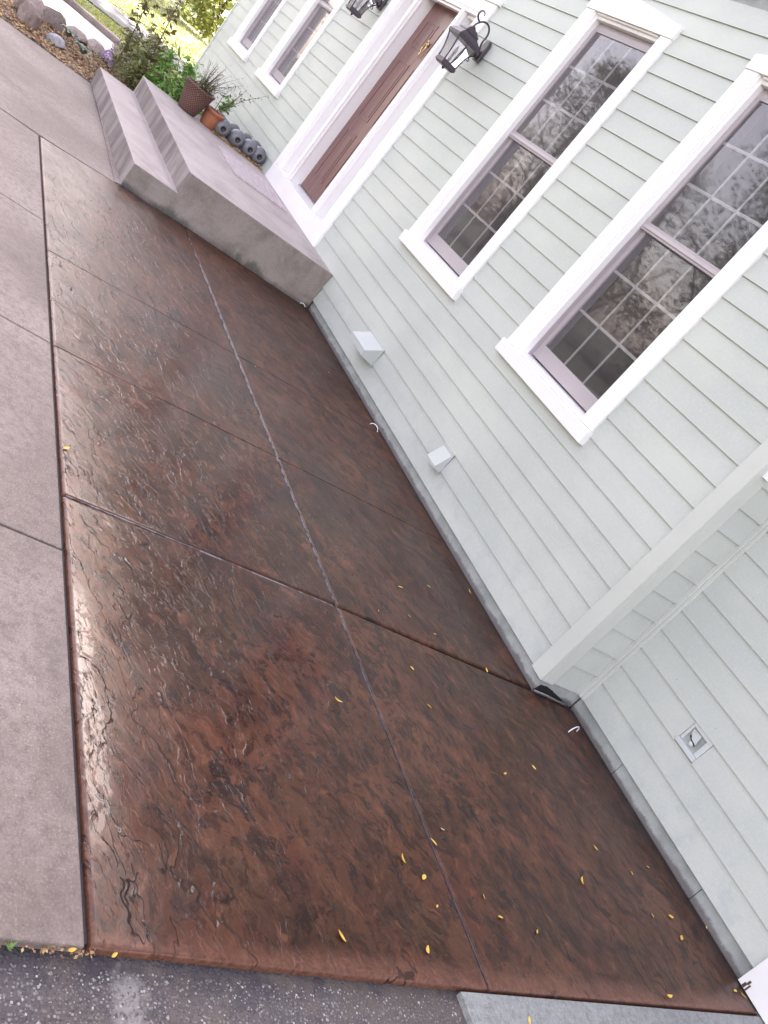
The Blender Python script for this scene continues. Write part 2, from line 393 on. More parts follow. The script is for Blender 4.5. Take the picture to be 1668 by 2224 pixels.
def m_grass():
    t = NT('lawn')
    a = t.noise(t.pos, 0.7, 7, 0.65); b = t.noise(t.pos, 24, 5, 0.7)
    c = t.mix(t.step(a, 0.35, 0.66), (0.17, 0.19, 0.075), (0.32, 0.31, 0.17))
    c = t.mix(t.step(b, 0.4, 0.7, 0, 0.6), c, (0.12, 0.15, 0.05))
    return t.done(c, 0.9, t.bump(b, 0.9, 0.03))
M['grass'] = m_grass()
M['yard'] = m_paint('yard_grass_painted_shade', (0.032, 0.036, 0.018), 0.9, 0.2, 0.0, 0.6)  # grass with tree shade painted into its colour
def m_leaf(name, cols, rough=0.5, trans=0.25):
    t = NT(name)
    oi = t.n('ShaderNodeObjectInfo').outputs['Random']
    isl = t.geo.outputs['Random Per Island']
    k = [(i/(len(cols)-1), c) for i, c in enumerate(cols)]
    c = t.ramp(isl, k)
    t.done(c, rough)
    tr = t.n('ShaderNodeBsdfTranslucent'); t.L(c, tr.inputs[0])
    mx = t.n('ShaderNodeMixShader'); mx.inputs[0].default_value = trans
    t.L(t.b.outputs[0], mx.inputs[1]); t.L(tr.outputs[0], mx.inputs[2]); t.L(mx.outputs[0], t.out.inputs[0])
    return t.m
M['leaf_green'] = m_leaf('garden_foliage', [(0.13, 0.17, 0.06), (0.24, 0.23, 0.09), (0.17, 0.22, 0.07), (0.30, 0.23, 0.12)])
M['leaf_bright'] = m_leaf('fern_foliage', [(0.12, 0.25, 0.05), (0.20, 0.33, 0.08), (0.16, 0.29, 0.06)])
M['leaf_hosta'] = m_leaf('hosta_leaf', [(0.12, 0.16, 0.12), (0.20, 0.24, 0.19)])
M['leaf_tree'] = m_leaf('tree_leaf', [(0.045, 0.060, 0.018), (0.075, 0.085, 0.026), (0.055, 0.050, 0.020)], trans=0.3)
M['leaf_gold'] = m_leaf('autumn_tree_leaf', [(0.26, 0.31, 0.06), (0.38, 0.36, 0.10), (0.20, 0.26, 0.05)], trans=0.35)
M['leaf_stem'] = m_leaf('sapling_leaf', [(0.10, 0.12, 0.03), (0.17, 0.11, 0.04), (0.12, 0.15, 0.04)], trans=0.35)
M['leaf_dry'] = m_leaf('dried_seed_heads', [(0.20, 0.12, 0.10), (0.12, 0.09, 0.06), (0.17, 0.14, 0.09)])
M['leaf_yellow'] = m_leaf('fallen_yellow_leaf', [(0.62, 0.40, 0.035), (0.70, 0.48, 0.09), (0.55, 0.33, 0.03)], trans=0.1)
M['leaf_pale'] = m_leaf('fallen_pale_leaf', [(0.55, 0.42, 0.32), (0.6, 0.5, 0.4)], trans=0.1)
M['flower'] = m_leaf('lilac_flower', [(0.42, 0.26, 0.50), (0.55, 0.38, 0.60)])
M['flower_red'] = m_leaf('coral_flower', [(0.50, 0.13, 0.09), (0.42, 0.10, 0.08)])
M['mulch'] = m_leaf('bark_mulch', [(0.17, 0.075, 0.045), (0.40, 0.25, 0.11), (0.24, 0.12, 0.065), (0.52, 0.36, 0.16), (0.12, 0.055, 0.035)], 0.8, 0.0)
M['litter'] = m_leaf('leaf_litter', [(0.50, 0.26, 0.05), (0.40, 0.20, 0.05), (0.58, 0.36, 0.10)], 0.8, 0.0)
M['bark'] = m_paint('bark', (0.085, 0.062, 0.048), 0.85, 0.2, 0, 0.8)
M['soil'] = m_concrete('dark_soil', (0.05, 0.030, 0.022), (0.11, 0.06, 0.04))
M['stone'] = m_concrete('boulder_stone', (0.22, 0.165, 0.150), (0.34, 0.27, 0.25))
M['stone_grey'] = m_concrete('grey_boulder_stone', (0.28, 0.27, 0.30), (0.40, 0.38, 0.42))
M['terracotta'] = m_paint('terracotta', (0.33, 0.125, 0.062), 0.7, 0.12, 0.15, 0.2)
M['rubber'] = m_paint('grey_enamel_weight', (0.145, 0.143, 0.165), 0.42, 0.10, 0.1, 0.15)
M['rubber_dark'] = m_paint('dark_hub', (0.030, 0.027, 0.034), 0.5, 0.1, 0, 0.1)
M['steel'] = m_paint('steel_bar', (0.30, 0.30, 0.31), 0.35, 0.05, 0, 0.05)
M['iron'] = m_paint('aged_bronze_iron', (0.060, 0.045, 0.058), 0.40, 0.12, 0.1, 0.2)
M['brass'] = NT('brass'); M['brass'] = M['brass'].done((0.72, 0.52, 0.22), 0.28, None, None, 1.0)
M['zinc'] = m_paint('bright_wire', (0.78, 0.78, 0.80), 0.3, 0.02, 0, 0.02)
M['vent'] = m_paint('painted_vent_metal', (0.47, 0.49, 0.475), 0.5, 0.03, 0.1, 0.05)
M['box_plastic'] = m_paint('pale_box_plastic', (0.52, 0.54, 0.54), 0.5, 0.03, 0.25, 0.05)
M['cavity'] = m_paint('box_inside', (0.30, 0.29, 0.28), 0.7, 0.2, 0.5, 0.2)
M['blackhole'] = m_paint('dark_gap', (0.006, 0.006, 0.007), 0.9, 0.1, 0, 0.1)
M['room'] = m_paint('dim_room', (0.035, 0.028, 0.030), 0.9, 0.2, 0, 0.0)
M['roof'] = m_paint('shingle', (0.09, 0.085, 0.08), 0.9, 0.2, 0, 0.5)
def m_door():
    t = NT('brown_red_door_paint')
    a = t.noise(t.map(t.pos, (5, 5, 0.6)), 3, 5)
    c = t.mix(t.step(a, 0.3, 0.7), (0.150, 0.072, 0.068), (0.200, 0.102, 0.095))
    return t.done(c, 0.36, t.bump(t.noise(t.map(t.pos, (20, 20, 1.5)), 8, 5), 0.15, 0.003))
M['door'] = m_door()
def m_mat():
    t = NT('faded_doormat')
    x, y, z = t.sep(t.pos)
    a = t.noise(t.map(t.pos, (1, 9, 1)), 5, 6, 0.7)
    c = t.mix(t.step(a, 0.35, 0.65), (0.36, 0.29, 0.305), (0.52, 0.45, 0.465))
    return t.done(c, 0.9, t.bump(t.noise(t.pos, 180, 4), 0.6, 0.004))
M['mat'] = m_mat()
def m_glass():
    t = NT('window_glass'); tt = t.t
    fr = t.n('ShaderNodeFresnel'); fr.inputs[0].default_value = 1.62
    wob = t.bump(t.noise(t.map(t.pos, (1, 1, 1)), 1.6, 1), 0.02, 0.02)
    gl = t.n('ShaderNodeBsdfGlossy'); gl.inputs['Roughness'].default_value = 0.03; gl.inputs[0].default_value = (0.92, 0.90, 0.95, 1)
    t.L(wob, gl.inputs['Normal'])
    tr = t.n('ShaderNodeBsdfTransparent'); tr.inputs[0].default_value = (0.86, 0.86, 0.88, 1)
    mx = t.n('ShaderNodeMixShader')
    t.L(t.math('MINIMUM', t.math('MULTIPLY', fr.outputs[0], 1.7), 0.9), mx.inputs[0]); t.L(tr.outputs[0], mx.inputs[1]); t.L(gl.outputs[0], mx.inputs[2])
    t.L(mx.outputs[0], t.out.inputs[0]); tt.nodes.remove(t.b)
    return t.m
M['glass'] = m_glass()
def m_screen():
    t = NT('insect_screen_mesh')
    lw = t.n('ShaderNodeLayerWeight'); lw.inputs[0].default_value = 0.5        # woven wire closes up when seen aslant
    tr = t.n('ShaderNodeBsdfTransparent'); mx = t.n('ShaderNodeMixShader')
    t.L(t.step(lw.outputs['Facing'], 0.0, 1.0, 0.05, 0.34), mx.inputs[0])
    t.done((0.27, 0.23, 0.25), 0.6)
    t.L(tr.outputs[0], mx.inputs[1]); t.L(t.b.outputs[0], mx.inputs[2]); t.L(mx.outputs[0], t.out.inputs[0])
    return t.m
M['screen'] = m_screen()
def m_wicker():
    t = NT('dark_brown_wicker')
    p = t.objpos()
    x, y, z = t.sep(p)
    ang = t.math('ARCTAN2', y, x)
    w1 = t.math('SINE', t.math('MULTIPLY', ang, 30.0)); w2 = t.math('SINE', t.math('MULTIPLY', z, 200.0))
    w = t.math('MULTIPLY', w1, w2)
    c = t.mix(t.step(w, -0.6, 0.7), (0.050, 0.022, 0.018), (0.17, 0.085, 0.066))
    return t.done(c, 0.6, t.bump(w, 0.7, 0.004))
M['wicker'] = m_wicker()
M['bulb'] = m_paint('frosted_candle', (0.75, 0.72, 0.66), 0.4, 0.02, 0, 0.02)

# ------------------------------------------------------------------ ground, walks, brown stamped slab
def sheet(name, pts, z, m, kind='structure', th=0.0):
    b = MB()
    if th: b.prism(pts, 'z', z-th, z)
    else: b.poly([(x, y, z) for x, y in pts], [tuple(range(len(pts)))])
    return tag(b.build(name, m), kind=kind)
sheet('ground', [(-260, -200), (160, -200), (160, 200), (-260, 200)], -0.060, M['grass'])
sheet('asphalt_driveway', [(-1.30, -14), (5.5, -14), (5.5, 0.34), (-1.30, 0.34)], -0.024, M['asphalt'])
sheet('joint_bed', [(-7.66, -4.1), (-1.11, -4.1), (-1.085, 0.40), (-7.66, 0.40)], -0.016, M['joint'])
sheet('concrete_apron', [(-1.056, -1.604), (3.6, -1.585), (3.6, 0.352), (-1.052, 0.352)], -0.003, M['apron'], th=0.03)
sheet('mulch_bed_soil', [(-15.9, -1.15), (-15.9, 0.0), (-10.98, 0.0), (-10.98, -1.99), (-10.885, -2.0), (-10.885, -4.2), (-13.2, -3.1), (-12.6, -2.55), (-13.3, -1.95), (-13.0, -1.5)], -0.012, M['soil'])
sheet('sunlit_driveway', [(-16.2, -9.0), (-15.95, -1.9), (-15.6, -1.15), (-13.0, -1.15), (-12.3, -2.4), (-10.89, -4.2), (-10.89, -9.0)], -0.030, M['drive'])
sheet('yard_shade_sheet', [(-255, -190), (120, -190), (120, -5.6), (-16.6, -5.6), (-16.7, -4.2), (-255, -3.9)], -0.045, M['yard'])  # unseen sheet added to cut lawn bounce and darken pane reflections
sheet('road', [(-20.45, -60), (-18.5, -60), (-18.75, 60), (-21.3, 60)], -0.040, M['road'])

walk = empty('concrete_walk', (-6, -3.4, 0), kind='structure')
def ybound(x): return -2.84 - 0.0187*x
# left walk panels: joints run slightly askew, measured at the slab edge and at y=-3.02
def walk_panel(xa0, xa1, xb0, xb1, yr0, yr1, yl=-4.15):
    """a = joint nearer the camera (x at right edge, x at left edge), b = farther"""
    g = 0.006
    pts = [(xa0-g, yr0-g), (xa1-g, yl), (xb1+g, yl), (xb0+g, yr1-g)]
    b = MB().prism(pts, 'z', -0.05, 0.0)
    o = b.build('walk_panel', M['walk'], walk, bevel=0.005)
    return o
J = [(-1.080, -1.10), (-2.470, -2.55), (-3.99, -4.10), (-5.60, -5.74), (-7.42, -7.56)]
for i in range(4):
    a, b = J[i], J[i+1]
    walk_panel(a[0], a[1], b[0], b[1], ybound(a[0])-0.008, ybound(b[0])-0.008)
g = 0.005
MB().prism([(-7.445, -2.695), (-7.575, -4.15), (-9.15, -4.15), (-9.17, -2.02), (-7.53, -2.062)], 'z', -0.05, 0.0).build('walk_panel', M['walk'], walk, bevel=0.004)
MB().prism([(-9.154, -4.15), (-10.88, -4.15), (-10.88, -1.995), (-9.174, -2.02)][::-1], 'z', -0.05, 0.0).build('walk_panel', M['walk'], walk, bevel=0.004)
MB().prism([(-7.535, -2.060), (-9.172, -2.016), (-10.0, -1.992), (-7.60, -1.992)], 'z', -0.05, 0.002).build('joint_strip', M['stone'], walk)

slab = empty('brown_stamped_slab', (-4, -1.4, 0), kind='structure')
def slab_h(x, y):
    p = Vector((x*0.9+y*0.35, y*1.5-x*0.45, 3.7))
    q = Vector((x*1.0-y*0.4, y*1.3+x*0.35, 8.2))
    wv = Vector((noise.noise(p*1.3), noise.noise(p*1.3+Vector((7, 3, 1))), 0))*0.5
    a = noise.fractal(p+wv, 0.75, 2.1, 6)*2.3
    fa = math.floor(a); fr = a-fa
    t = fa + (0 if fr < 0.82 else ((fr-0.82)/0.18)**2)
    b = noise.fractal(q*2.1+wv, 0.7, 2.1, 5)*1.7
    fb = math.floor(b); fr = b-fb
    u = fb + (0 if fr < 0.8 else ((fr-0.8)/0.2)**2)
    c = noise.noise(Vector((x*5, y*5, 1)))
    return 0.0007*noise.noise(p*1.4+wv) + 0.0005*noise.noise(q*3.1) + 0.0005*c - 0.0004
def slab_panel(q, res, rr0=0.011, rr1=0.011):
    """q = corners: near-left, near-right, far-right, far-left (plan)"""
    A, B_, C_, D = [Vector((a, b)) for a, b in q]
    Lx = ((D-A).length+(C_-B_).length)/2; Ly = ((B_-A).length+(C_-D).length)/2
    def ticks(L):
        e = [0, 0.003, 0.008, 0.016, 0.030]
        n = max(2, int((L-0.06)/res)); mid = [0.03+(L-0.06)*i/n for i in range(1, n)]
        t = e + mid + [L-k for k in e[::-1]]
        return [k/L for k in t]
    tx, ty = ticks(Lx), ticks(Ly); vs = []; fs = []; n = len(ty)
    for i, s in enumerate(tx):
        for j, t in enumerate(ty):
            P = (A*(1-t)+B_*t)*(1-s) + (D*(1-t)+C_*t)*s
            ed = min(s*Lx, (1-s)*Lx, t*Ly, (1-t)*Ly)
            r = rr0 if s*Lx <= ed+1e-9 else (rr1 if (1-s)*Lx <= ed+1e-9 else 0.011)
            z = slab_h(P.x, P.y)*min(1, ed/0.03)
            if ed < r: z -= r - math.sqrt(max(0, r*r-(r-ed)**2))
            dx = 0.0
            if ed < 0.004:
                k = noise.noise(Vector((P.x*30, P.y*30, 0)))*0.0016
                P = P + Vector((k, k))
            vs.append((P.x, P.y, z))
    m = len(tx)
    for i in range(m-1):
        for j in range(n-1):
            fs.append((i*n+j, i*n+j+1, (i+1)*n+j+1, (i+1)*n+j))
    ring = [i*n for i in range(m)] + [(m-1)*n+j for j in range(1, n)] + [i*n+n-1 for i in range(m-2, -1, -1)] + [j for j in range(n-2, 0, -1)]
    base = len(vs)
    for k in ring: vs.append((vs[k][0], vs[k][1], -0.045))
    for a in range(len(ring)):
        b = (a+1) % len(ring); fs.append((ring[a], ring[b], base+b, base+a))
    o = MB(); o.v = vs; o.f = fs
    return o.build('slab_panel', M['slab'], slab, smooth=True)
cl = lambda x: -1.4728 - 0.0116*x
G = 0.0045
def T(xL, xC, xR): return (xL, xC, xR)
TN, T1, T2, T3, T4 = T(-1.086, -1.068, -1.062), T(-2.80, -2.825, -2.815), T(-3.99, -4.045, -4.10), T(-5.16, -5.27, -5.37), T(-7.415, -7.50, -7.62)
rows = [(TN, T1, 0.010), (T1, T2, 0.014), (T2, T3, 0.018), (T3, T4, 0.022)]
for k, (a, b, res) in enumerate(rows):
    ga = 0.0 if k == 0 else (0.0042 if k == 1 else 0.0008)
    gb = 0.0 if k == 3 else (0.0042 if k == 0 else 0.0008)
    slab_panel([(a[0]-ga, ybound(a[0])+0.002), (a[1]-ga, cl(a[1])-G), (b[1]+gb, cl(b[1])-G) if k < 3 else (-7.628, cl(-7.628)-G), (b[0]+gb, ybound(b[0])+0.002)], res, 0.011 if k < 2 else 0.005, 0.011 if k in (0, 3) else 0.005)
    yr = 0.010
    if k == 0:
        slab_panel([(a[1], cl(a[1])+G), (a[2]-0.006, 0.358), (b[2]+G+0.03, 0.358), (b[1]+G, cl(b[1])+G)], res)
    elif k < 3:
        slab_panel([(a[1]-ga, cl(a[1])+G), (a[2]-ga, yr), (b[2]+gb, yr), (b[1]+gb, cl(b[1])+G)], res, 0.011 if k < 2 else 0.005, 0.005)
    else:
        slab_panel([(a[1]-ga, cl(a[1])+G), (a[2]-ga, yr), (-7.633, yr), (-7.633, cl(-7.633)+G)], res, 0.005, 0.011)

MB().prism([(-1.09, cl(-1.09)-0.0026), (-1.09, cl(-1.09)+0.0026), (-7.40, cl(-7.40)+0.0026), (-7.40, cl(-7.40)-0.0026)], 'z', -0.014, -0.0030).build('joint_sealant', M['sealant'], slab)
MB().prism([(-2.804, -2.77), (-2.811, -2.77), (-2.823, cl(-2.82)-0.02), (-2.816, cl(-2.82)-0.02)], 'z', -0.014, -0.0035).build('joint_sealant', M['sealant'], slab)
# ------------------------------------------------------------------ porch steps
H1, H2 = 0.1945, 0.393
st = empty('porch_steps', (-9.3, -1.0, 0), 'two cast concrete steps and landing in front of the brown door', 'steps')
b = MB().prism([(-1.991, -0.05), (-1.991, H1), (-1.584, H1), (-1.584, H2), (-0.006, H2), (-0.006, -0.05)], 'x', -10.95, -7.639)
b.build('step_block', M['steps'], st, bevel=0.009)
# flared far side of the landing that the pots stand on
MB().prism([(-10.951, -1.02), (-10.951, -0.006), (-11.30, -0.006), (-11.30, -1.10)], 'z', -0.05, H2-0.004).build('landing_extension', M['steps'], st, bevel=0.006)
dm = MB().prism([(-10.04, -0.80), (-9.05, -0.805), (-9.10, -0.11), (-10.02, -0.12)], 'z', H2+0.001, H2+0.014).build('doormat', M['mat'], None, bevel=0.003)
tag(dm, 'flat faded mauve doormat lying on the landing before the door', 'doormat')
rnd = random.Random(3)
b = MB()
for i in range(520):
    y = rnd.uniform(-0.74, -0.02); x = -10.675 + rnd.gauss(0, 0.022); s = rnd.uniform(0.006, 0.014)
    a = rnd.uniform(0, 6.3); z = H2+0.002+rnd.uniform(0, 0.018)
    u = Vector((math.cos(a), math.sin(a), rnd.uniform(-0.5, 0.5)))*s; v = Vector((-math.sin(a), math.cos(a), rnd.uniform(-0.5, 0.5)))*s*0.6
    c = Vector((x, y, z)); b.poly([c-u, c-v, c+u, c+v], [(0, 1, 2, 3)])
tag(b.build('leaf_litter', M['litter']), 'strip of dry orange leaf litter along the foot of the dumbbells', 'litter', kind='stuff')

# ------------------------------------------------------------------ house
house = empty('house', (-8, 0, 0), 'house clad in pale sage lap siding with white trim', 'house')
E_, Z0 = 0.15, 0.092
XL, XR = -15.70, -2.91
# openings in the main wall as (x0, x1, z0, z1) of outer trim
WIN = [(-14.82, -13.66), (-12.87, -11.72), (-7.02, -5.83), (-5.00, -3.82)]
WZ0, WS, WH, WP = 1.075, 1.172, 3.33, 3.50
DX0, DX1 = -10.456, -8.30
def cuts(z0, z1):
    out = []
    for a, b in WIN:
        if z0 > 1.13 and z0 < 3.38: out.append((a, b))
    if z1 > 0.396 and z0 < 3.085: out.append((DX0, DX1))
    return sorted(out)
def board(x0, x1, z0, z1, yb, parent):
    """lap board: lower edge stands proud, upper edge tucks back under the next course"""
    y0, y1, ym = yb-0.013, yb-0.002, yb+0.002
    prof = [(y0, z0), (y0+0.0005, z0+0.004), (y1, z1), (ym+0.004, z1), (ym+0.004, z0)]
    n = max(1, int((x1-x0)/0.45)); sd_ = int(z0*997) + int(x0*131)
    b = MB()
    def wv(x, k): return 0.0011*noise.noise(Vector((x*1.7, z0*31, k)))
    for i in range(n+1):
        x = x0+(x1-x0)*i/n
        b.v += [(x, p[0]+(wv(x, 0) if k < 3 else 0), p[1]+(wv(x, 5) if k in (0, 1) else 0)) for k, p in enumerate(prof)]
    m_ = len(prof)
    for i in range(n):
        for k in range(m_): b.f.append((i*m_+k, i*m_+(k+1) % m_, (i+1)*m_+(k+1) % m_, (i+1)*m_+k))
    b.f += [tuple(range(m_))[::-1], tuple(n*m_+k for k in range(m_))]
    return b.build('siding_board', M['siding'], parent)
main = MB().box(XL, XR, 0.012, 0.03, 0.05, 0.06)
wallm = MB()
# sheathing with real openings: strips between the openings
xs = [XL+0.01]
for a, b in sorted([(a+0.05, b-0.05) for a, b in WIN] + [(DX0+0.05, DX1-0.05)]): xs += [a, b]
xs.append(XR+0.06)
for i in range(0, len(xs), 2): wallm.box(xs[i], xs[i+1], 0.006, 0.20, 0.085, 3.84)
for a, b in WIN: wallm.box(a+0.05, b-0.05, 0.006, 0.20, 0.085, 1.12).box(a+0.05, b-0.05, 0.006, 0.20, 3.38, 3.84)
wallm.box(DX0+0.05, DX1-0.05, 0.006, 0.20, 3.0, 3.84)
wall = wallm.build('main_wall', M['foundation'], house)
k = 0
while Z0 + k*E_ < 3.68:
    z0, z1 = Z0+k*E_, Z0+(k+1)*E_
    x = XL+0.005; segs = []
    for a, b in cuts(z0, z1):
        if a-0.001 > x: segs.append((x, a-0.001))
        x = max(x, b+0.001)
    segs.append((x, XR-0.001))
    for a, b in segs: board(a, b, z0, z1, 0.0, wall)
    k += 1
MB().box(XL+0.03, XR+0.092, 0.014, 0.20, -0.05, 0.094).build('foundation', M['foundation'], house)
# corner board (L section)
MB().box(-2.909, -2.800, -0.025, 0.006, 0.082, 3.83).build('corner_board', M['corner'], house, bevel=0.002)
MB().box(-2.824, -2.799, 0.0065, 0.086, 0.083, 3.83).build('corner_board', M['corner'], house, bevel=0.002)
MB().box(XL-0.05, XL+0.004, -0.022, 0.01, 0.08, 3.83).build('corner_board', M['corner'], house, bevel=0.002)
# return wall
ret = MB().box(-2.98, -2.822, 0.087, 0.345, 0.085, 3.96).build('return_wall', M['foundation'], house)
k = 0
while Z0 + k*E_ < 4.2:
    z0, z1 = Z0+k*E_, Z0+(k+1)*E_
    MB().prism([(-2.805, z0), (-2.8055, z0+0.004), (-2.819, z1), (-2.8215, z1), (-2.8215, z0)], 'y', 0.0865, 0.328).build('siding_board', M['siding'], ret)
    k += 1
MB().box(-2.9, -2.812, 0.16, 0.372, -0.05, 0.090).build('return_foundation', M['foundation'], house)
MB().box(-2.9, -2.822, 0.012, 0.1595, -0.05, 0.088).build('return_foundation', M['foundation'], house)
MB().prism([(0.02, 0.004), (0.035, 0.046), (0.09, 0.050), (0.15, 0.040), (0.21, 0.026), (0.27, 0.012), (0.272, 0.003)], 'x', -2.821, -2.810).build('foundation_gap', M['blackhole'], house)
MB().tube([(-2.795, 0.0, 0.010), (-2.79, 0.10, 0.013), (-2.785, 0.20, 0.010), (-2.782, 0.30, 0.008)], 0.006, 6).build('sealant_bead', M['foundation'], house, smooth=True)
MB().box(-2.8215, -2.785, 0.329, 0.352, 0.088, 4.5).build('inside_corner', M['corner'], house, bevel=0.003)
MB().box(-2.7845, -2.762, 0.336, 0.353, 0.089, 4.5).build('inside_corner', M['corner'], house, bevel=0.003)
# second wall (garage)
w2 = MB().box(-2.82, -1.21, 0.356, 0.50, 0.08, 4.0).box(-1.21, 3.6, 0.37, 0.5, 2.6, 4.0).build('garage_wall', M['foundation'], house)
k = 0
BX = (-2.235, -2.088)     # utility box cut-out
while Z0 + k*E_ < 3.9:
    z0, z1 = Z0+k*E_, Z0+(k+1)*E_
    segs = [(-2.7615, BX[0]-0.003), (BX[1]+0.003, -1.212)] if k == 2 else [(-2.7615, -1.212)]
    for a, b in segs: board(a, b, z0, z1, 0.352, w2)
    k += 1
fx = [-2.80, -2.335, -1.605, -1.212]
for a, b in zip(fx, fx[1:]): MB().box(a+0.0022, b-0.0022, 0.366, 0.50, -0.05, 0.094).build('foundation', M['foundation'], house)
MB().box(-1.21, -1.00, 0.330, 0.40, 0.004, 2.6).build('garage_door_casing', M['trim_stained'], house, bevel=0.003)
MB().box(-1.185, -1.172, 0.3285, 0.3299, 0.006, 0.030).box(-1.178, -1.168, 0.3285, 0.3299, 0.030, 0.052).box(-1.165, -1.158, 0.3285, 0.3299, 0.006, 0.040).build('rot_stain', M['soil'], house)
MB().box(-1.00, 3.5, 0.38, 0.42, 0.0, 2.6).build('garage_door', M['trim'], house)
# shell that shades the yard (upper storey, roof); outside the frame
MB().box(XL+0.01, -2.9, 0.21, 9.0, 3.6, 3.82).box(-15.69, -15.49, 0.2, 9.0, -0.05, 3.6).box(-15.6, -2.9, 8.8, 9.0, -0.05, 3.6).build('rear_walls', M['siding'], house)
MB().prism([(-0.045, 3.80), (-0.045, 3.86), (4.5, 7.1), (9.2, 3.89), (9.2, 3.80)], 'x', -15.85, -2.6).build('roof', M['roof'], house)
MB().prism([(0.05, 4.0), (0.05, 4.09), (4.2, 6.5), (8.3, 4.0)], 'x', -2.58, 3.9).box(-2.85, 3.6, 0.51, 8.0, 2.61, 3.99).build('garage_roof', M['roof'], house)
MB().box(-2.7985, -2.765, 0.016, 0.060, 1.628, 1.74).build('junction_cap', M['trim'], house, bevel=0.003)
# dim rooms behind the openings
MB().box(-15.4, -11.2, 1.6, 1.7, 0.2, 3.59).box(-15.4, -3.0, 0.21, 1.6, 0.2, 0.25).box(-15.4, -3.0, 0.21, 1.69, 3.55, 3.59).box(-11.2, -3.0, 1.6, 1.7, 0.2, 3.59).box(-10.98, -10.9, 0.21, 1.6, 0.25, 3.55).box(-7.9, -7.8, 0.21, 1.6, 0.25, 3.55).box(-3.0, -2.9, 0.21, 1.69, 0.2, 3.59).build('rooms', M['room'], house)

def window(x0, x1):
    cx = (x0+x1)/2
    w_ = empty('window', (cx - house.location.x, 0, 1.15)); w_.parent = house
    cw = 0.132; ix0, ix1 = x0+cw, x1-cw
    yf = -0.026
    MB().box(x0, ix0, yf, 0.005, WS, WH).build('casing', M['trim'], w_, bevel=0.0025)
    MB().box(ix1, x1, yf, 0.005, WS, WH).build('casing', M['trim'], w_, bevel=0.0025)
    b = MB().prism([(x0-0.004, WH), (x1+0.004, WH), (x1+0.012, 3.425), (cx, WP), (x0-0.012, 3.425)], 'y', -0.034, 0.005)
    b.build('pediment', M['trim'], w_, bevel=0.0025)
    b = MB().prism([(-0.050, WZ0), (-0.052, WS-0.012), (-0.046, WS-0.003), (0.005, WS-0.0005), (0.005, WZ0)], 'x', x0-0.016, x1+0.016)
    b.build('sill', M['trim'], w_, bevel=0.0015)
    # brick mould inside the casing: a coved strip on each side, a stepped one at the head
    cove = [(0.0004, -0.018), (0.012, -0.014), (0.017, 0.002), (0.036, 0.008), (0.038, 0.054), (0.0004, 0.054)]
    MB().prism([(ix0+u, v) for u, v in cove], 'z', WS+0.0125, WH-0.0005).build('brick_mould', M['trim'], w_)
    MB().prism([(ix1-u, v) for u, v in cove], 'z', WS+0.0125, WH-0.0005).build('brick_mould', M['trim'], w_)
    MB().prism([(v, WH-0.0008-u) for u, v in cove], 'x', ix0+0.0385, ix1-0.0385).build('brick_mould', M['trim'], w_)
    MB().prism([(-0.024, WS), (-0.020, WS+0.008), (0.06, WS+0.030), (0.19, WS+0.04), (0.19, WS)], 'x', ix0+0.0003, ix1-0.0003).build('sub_sill', M['trim'], w_)
    MB().poly([(ix0+0.036, 0.046, WS+0.045), (ix1-0.036, 0.046, WS+0.045), (ix1-0.036, 0.046, WH-0.035), (ix0+0.036, 0.046, WH-0.035)], [(0, 1, 2, 3)]).build('insect_screen', M['screen'], w_, fix=False)
    # jamb liner
    a, c = ix0+0.0385, ix1-0.0385
    MB().box(a-0.03, a, 0.055, 0.19, WS+0.03, WH-0.04).box(c, c+0.03, 0.055, 0.19, WS+0.03, WH-0.04).box(a, c, 0.055, 0.19, WH-0.06, WH-0.04).build('jamb_liner', M['sash'], w_)
    def sash(name, y0, y1, z0, z1, bot, top, side, rows):
        f = MB().box(a+0.001, a+side, y0, y1, z0, z1).box(c-side, c-0.001, y0, y1, z0, z1)
        f.box(a+side, c-side, y0+0.001, y1, z0, z0+bot).box(a+side, c-side, y0+0.001, y1, z1-top, z1)
        o = f.build(name, M['sash'], w_, bevel=0.002)
        return (a+side, c-side, z0+bot, z1-top)
    # upper sash is the outer one, lower sash the inner one
    gx0, gx1, gz0, gz1 = sash('upper_sash', 0.048, 0.078, 2.252, WH-0.062, 0.058, 0.046, 0.040, 3)
    lx0, lx1, lz0, lz1 = sash('lower_sash', 0.083, 0.115, WS+0.045, 2.300, 0.100, 0.040, 0.042, 3)
    MB().box(a+0.02, c-0.02, 0.040, 0.048, 2.268, 2.288).build('meeting_rail', M['sash'], w_, bevel=0.002)
    for (p0, p1, q0, q1, yg, zs) in ((gx0, gx1, gz0, gz1, 0.062, (2.622, 2.925)), (lx0, lx1, lz0, lz1, 0.099, (1.636, 1.957))):
        MB().poly([(p0, yg, q0), (p1, yg, q0), (p1, yg, q1), (p0, yg, q1)], [(0, 1, 2, 3)]).build('glass', M['glass'], w_, fix=False)
        t = (p1-p0)/3
        for i in (1, 2):
            MB().box(p0+t*i-0.008, p0+t*i+0.008, yg+0.003, yg+0.009, q0, q1).build('muntin', M['grille'], w_)
        for z in zs:
            MB().box(p0, p1, yg+0.0024, yg+0.0098, z-0.0095, z+0.0095).build('muntin', M['grille'], w_)
    return w_
for a, b in WIN: window(a, b)

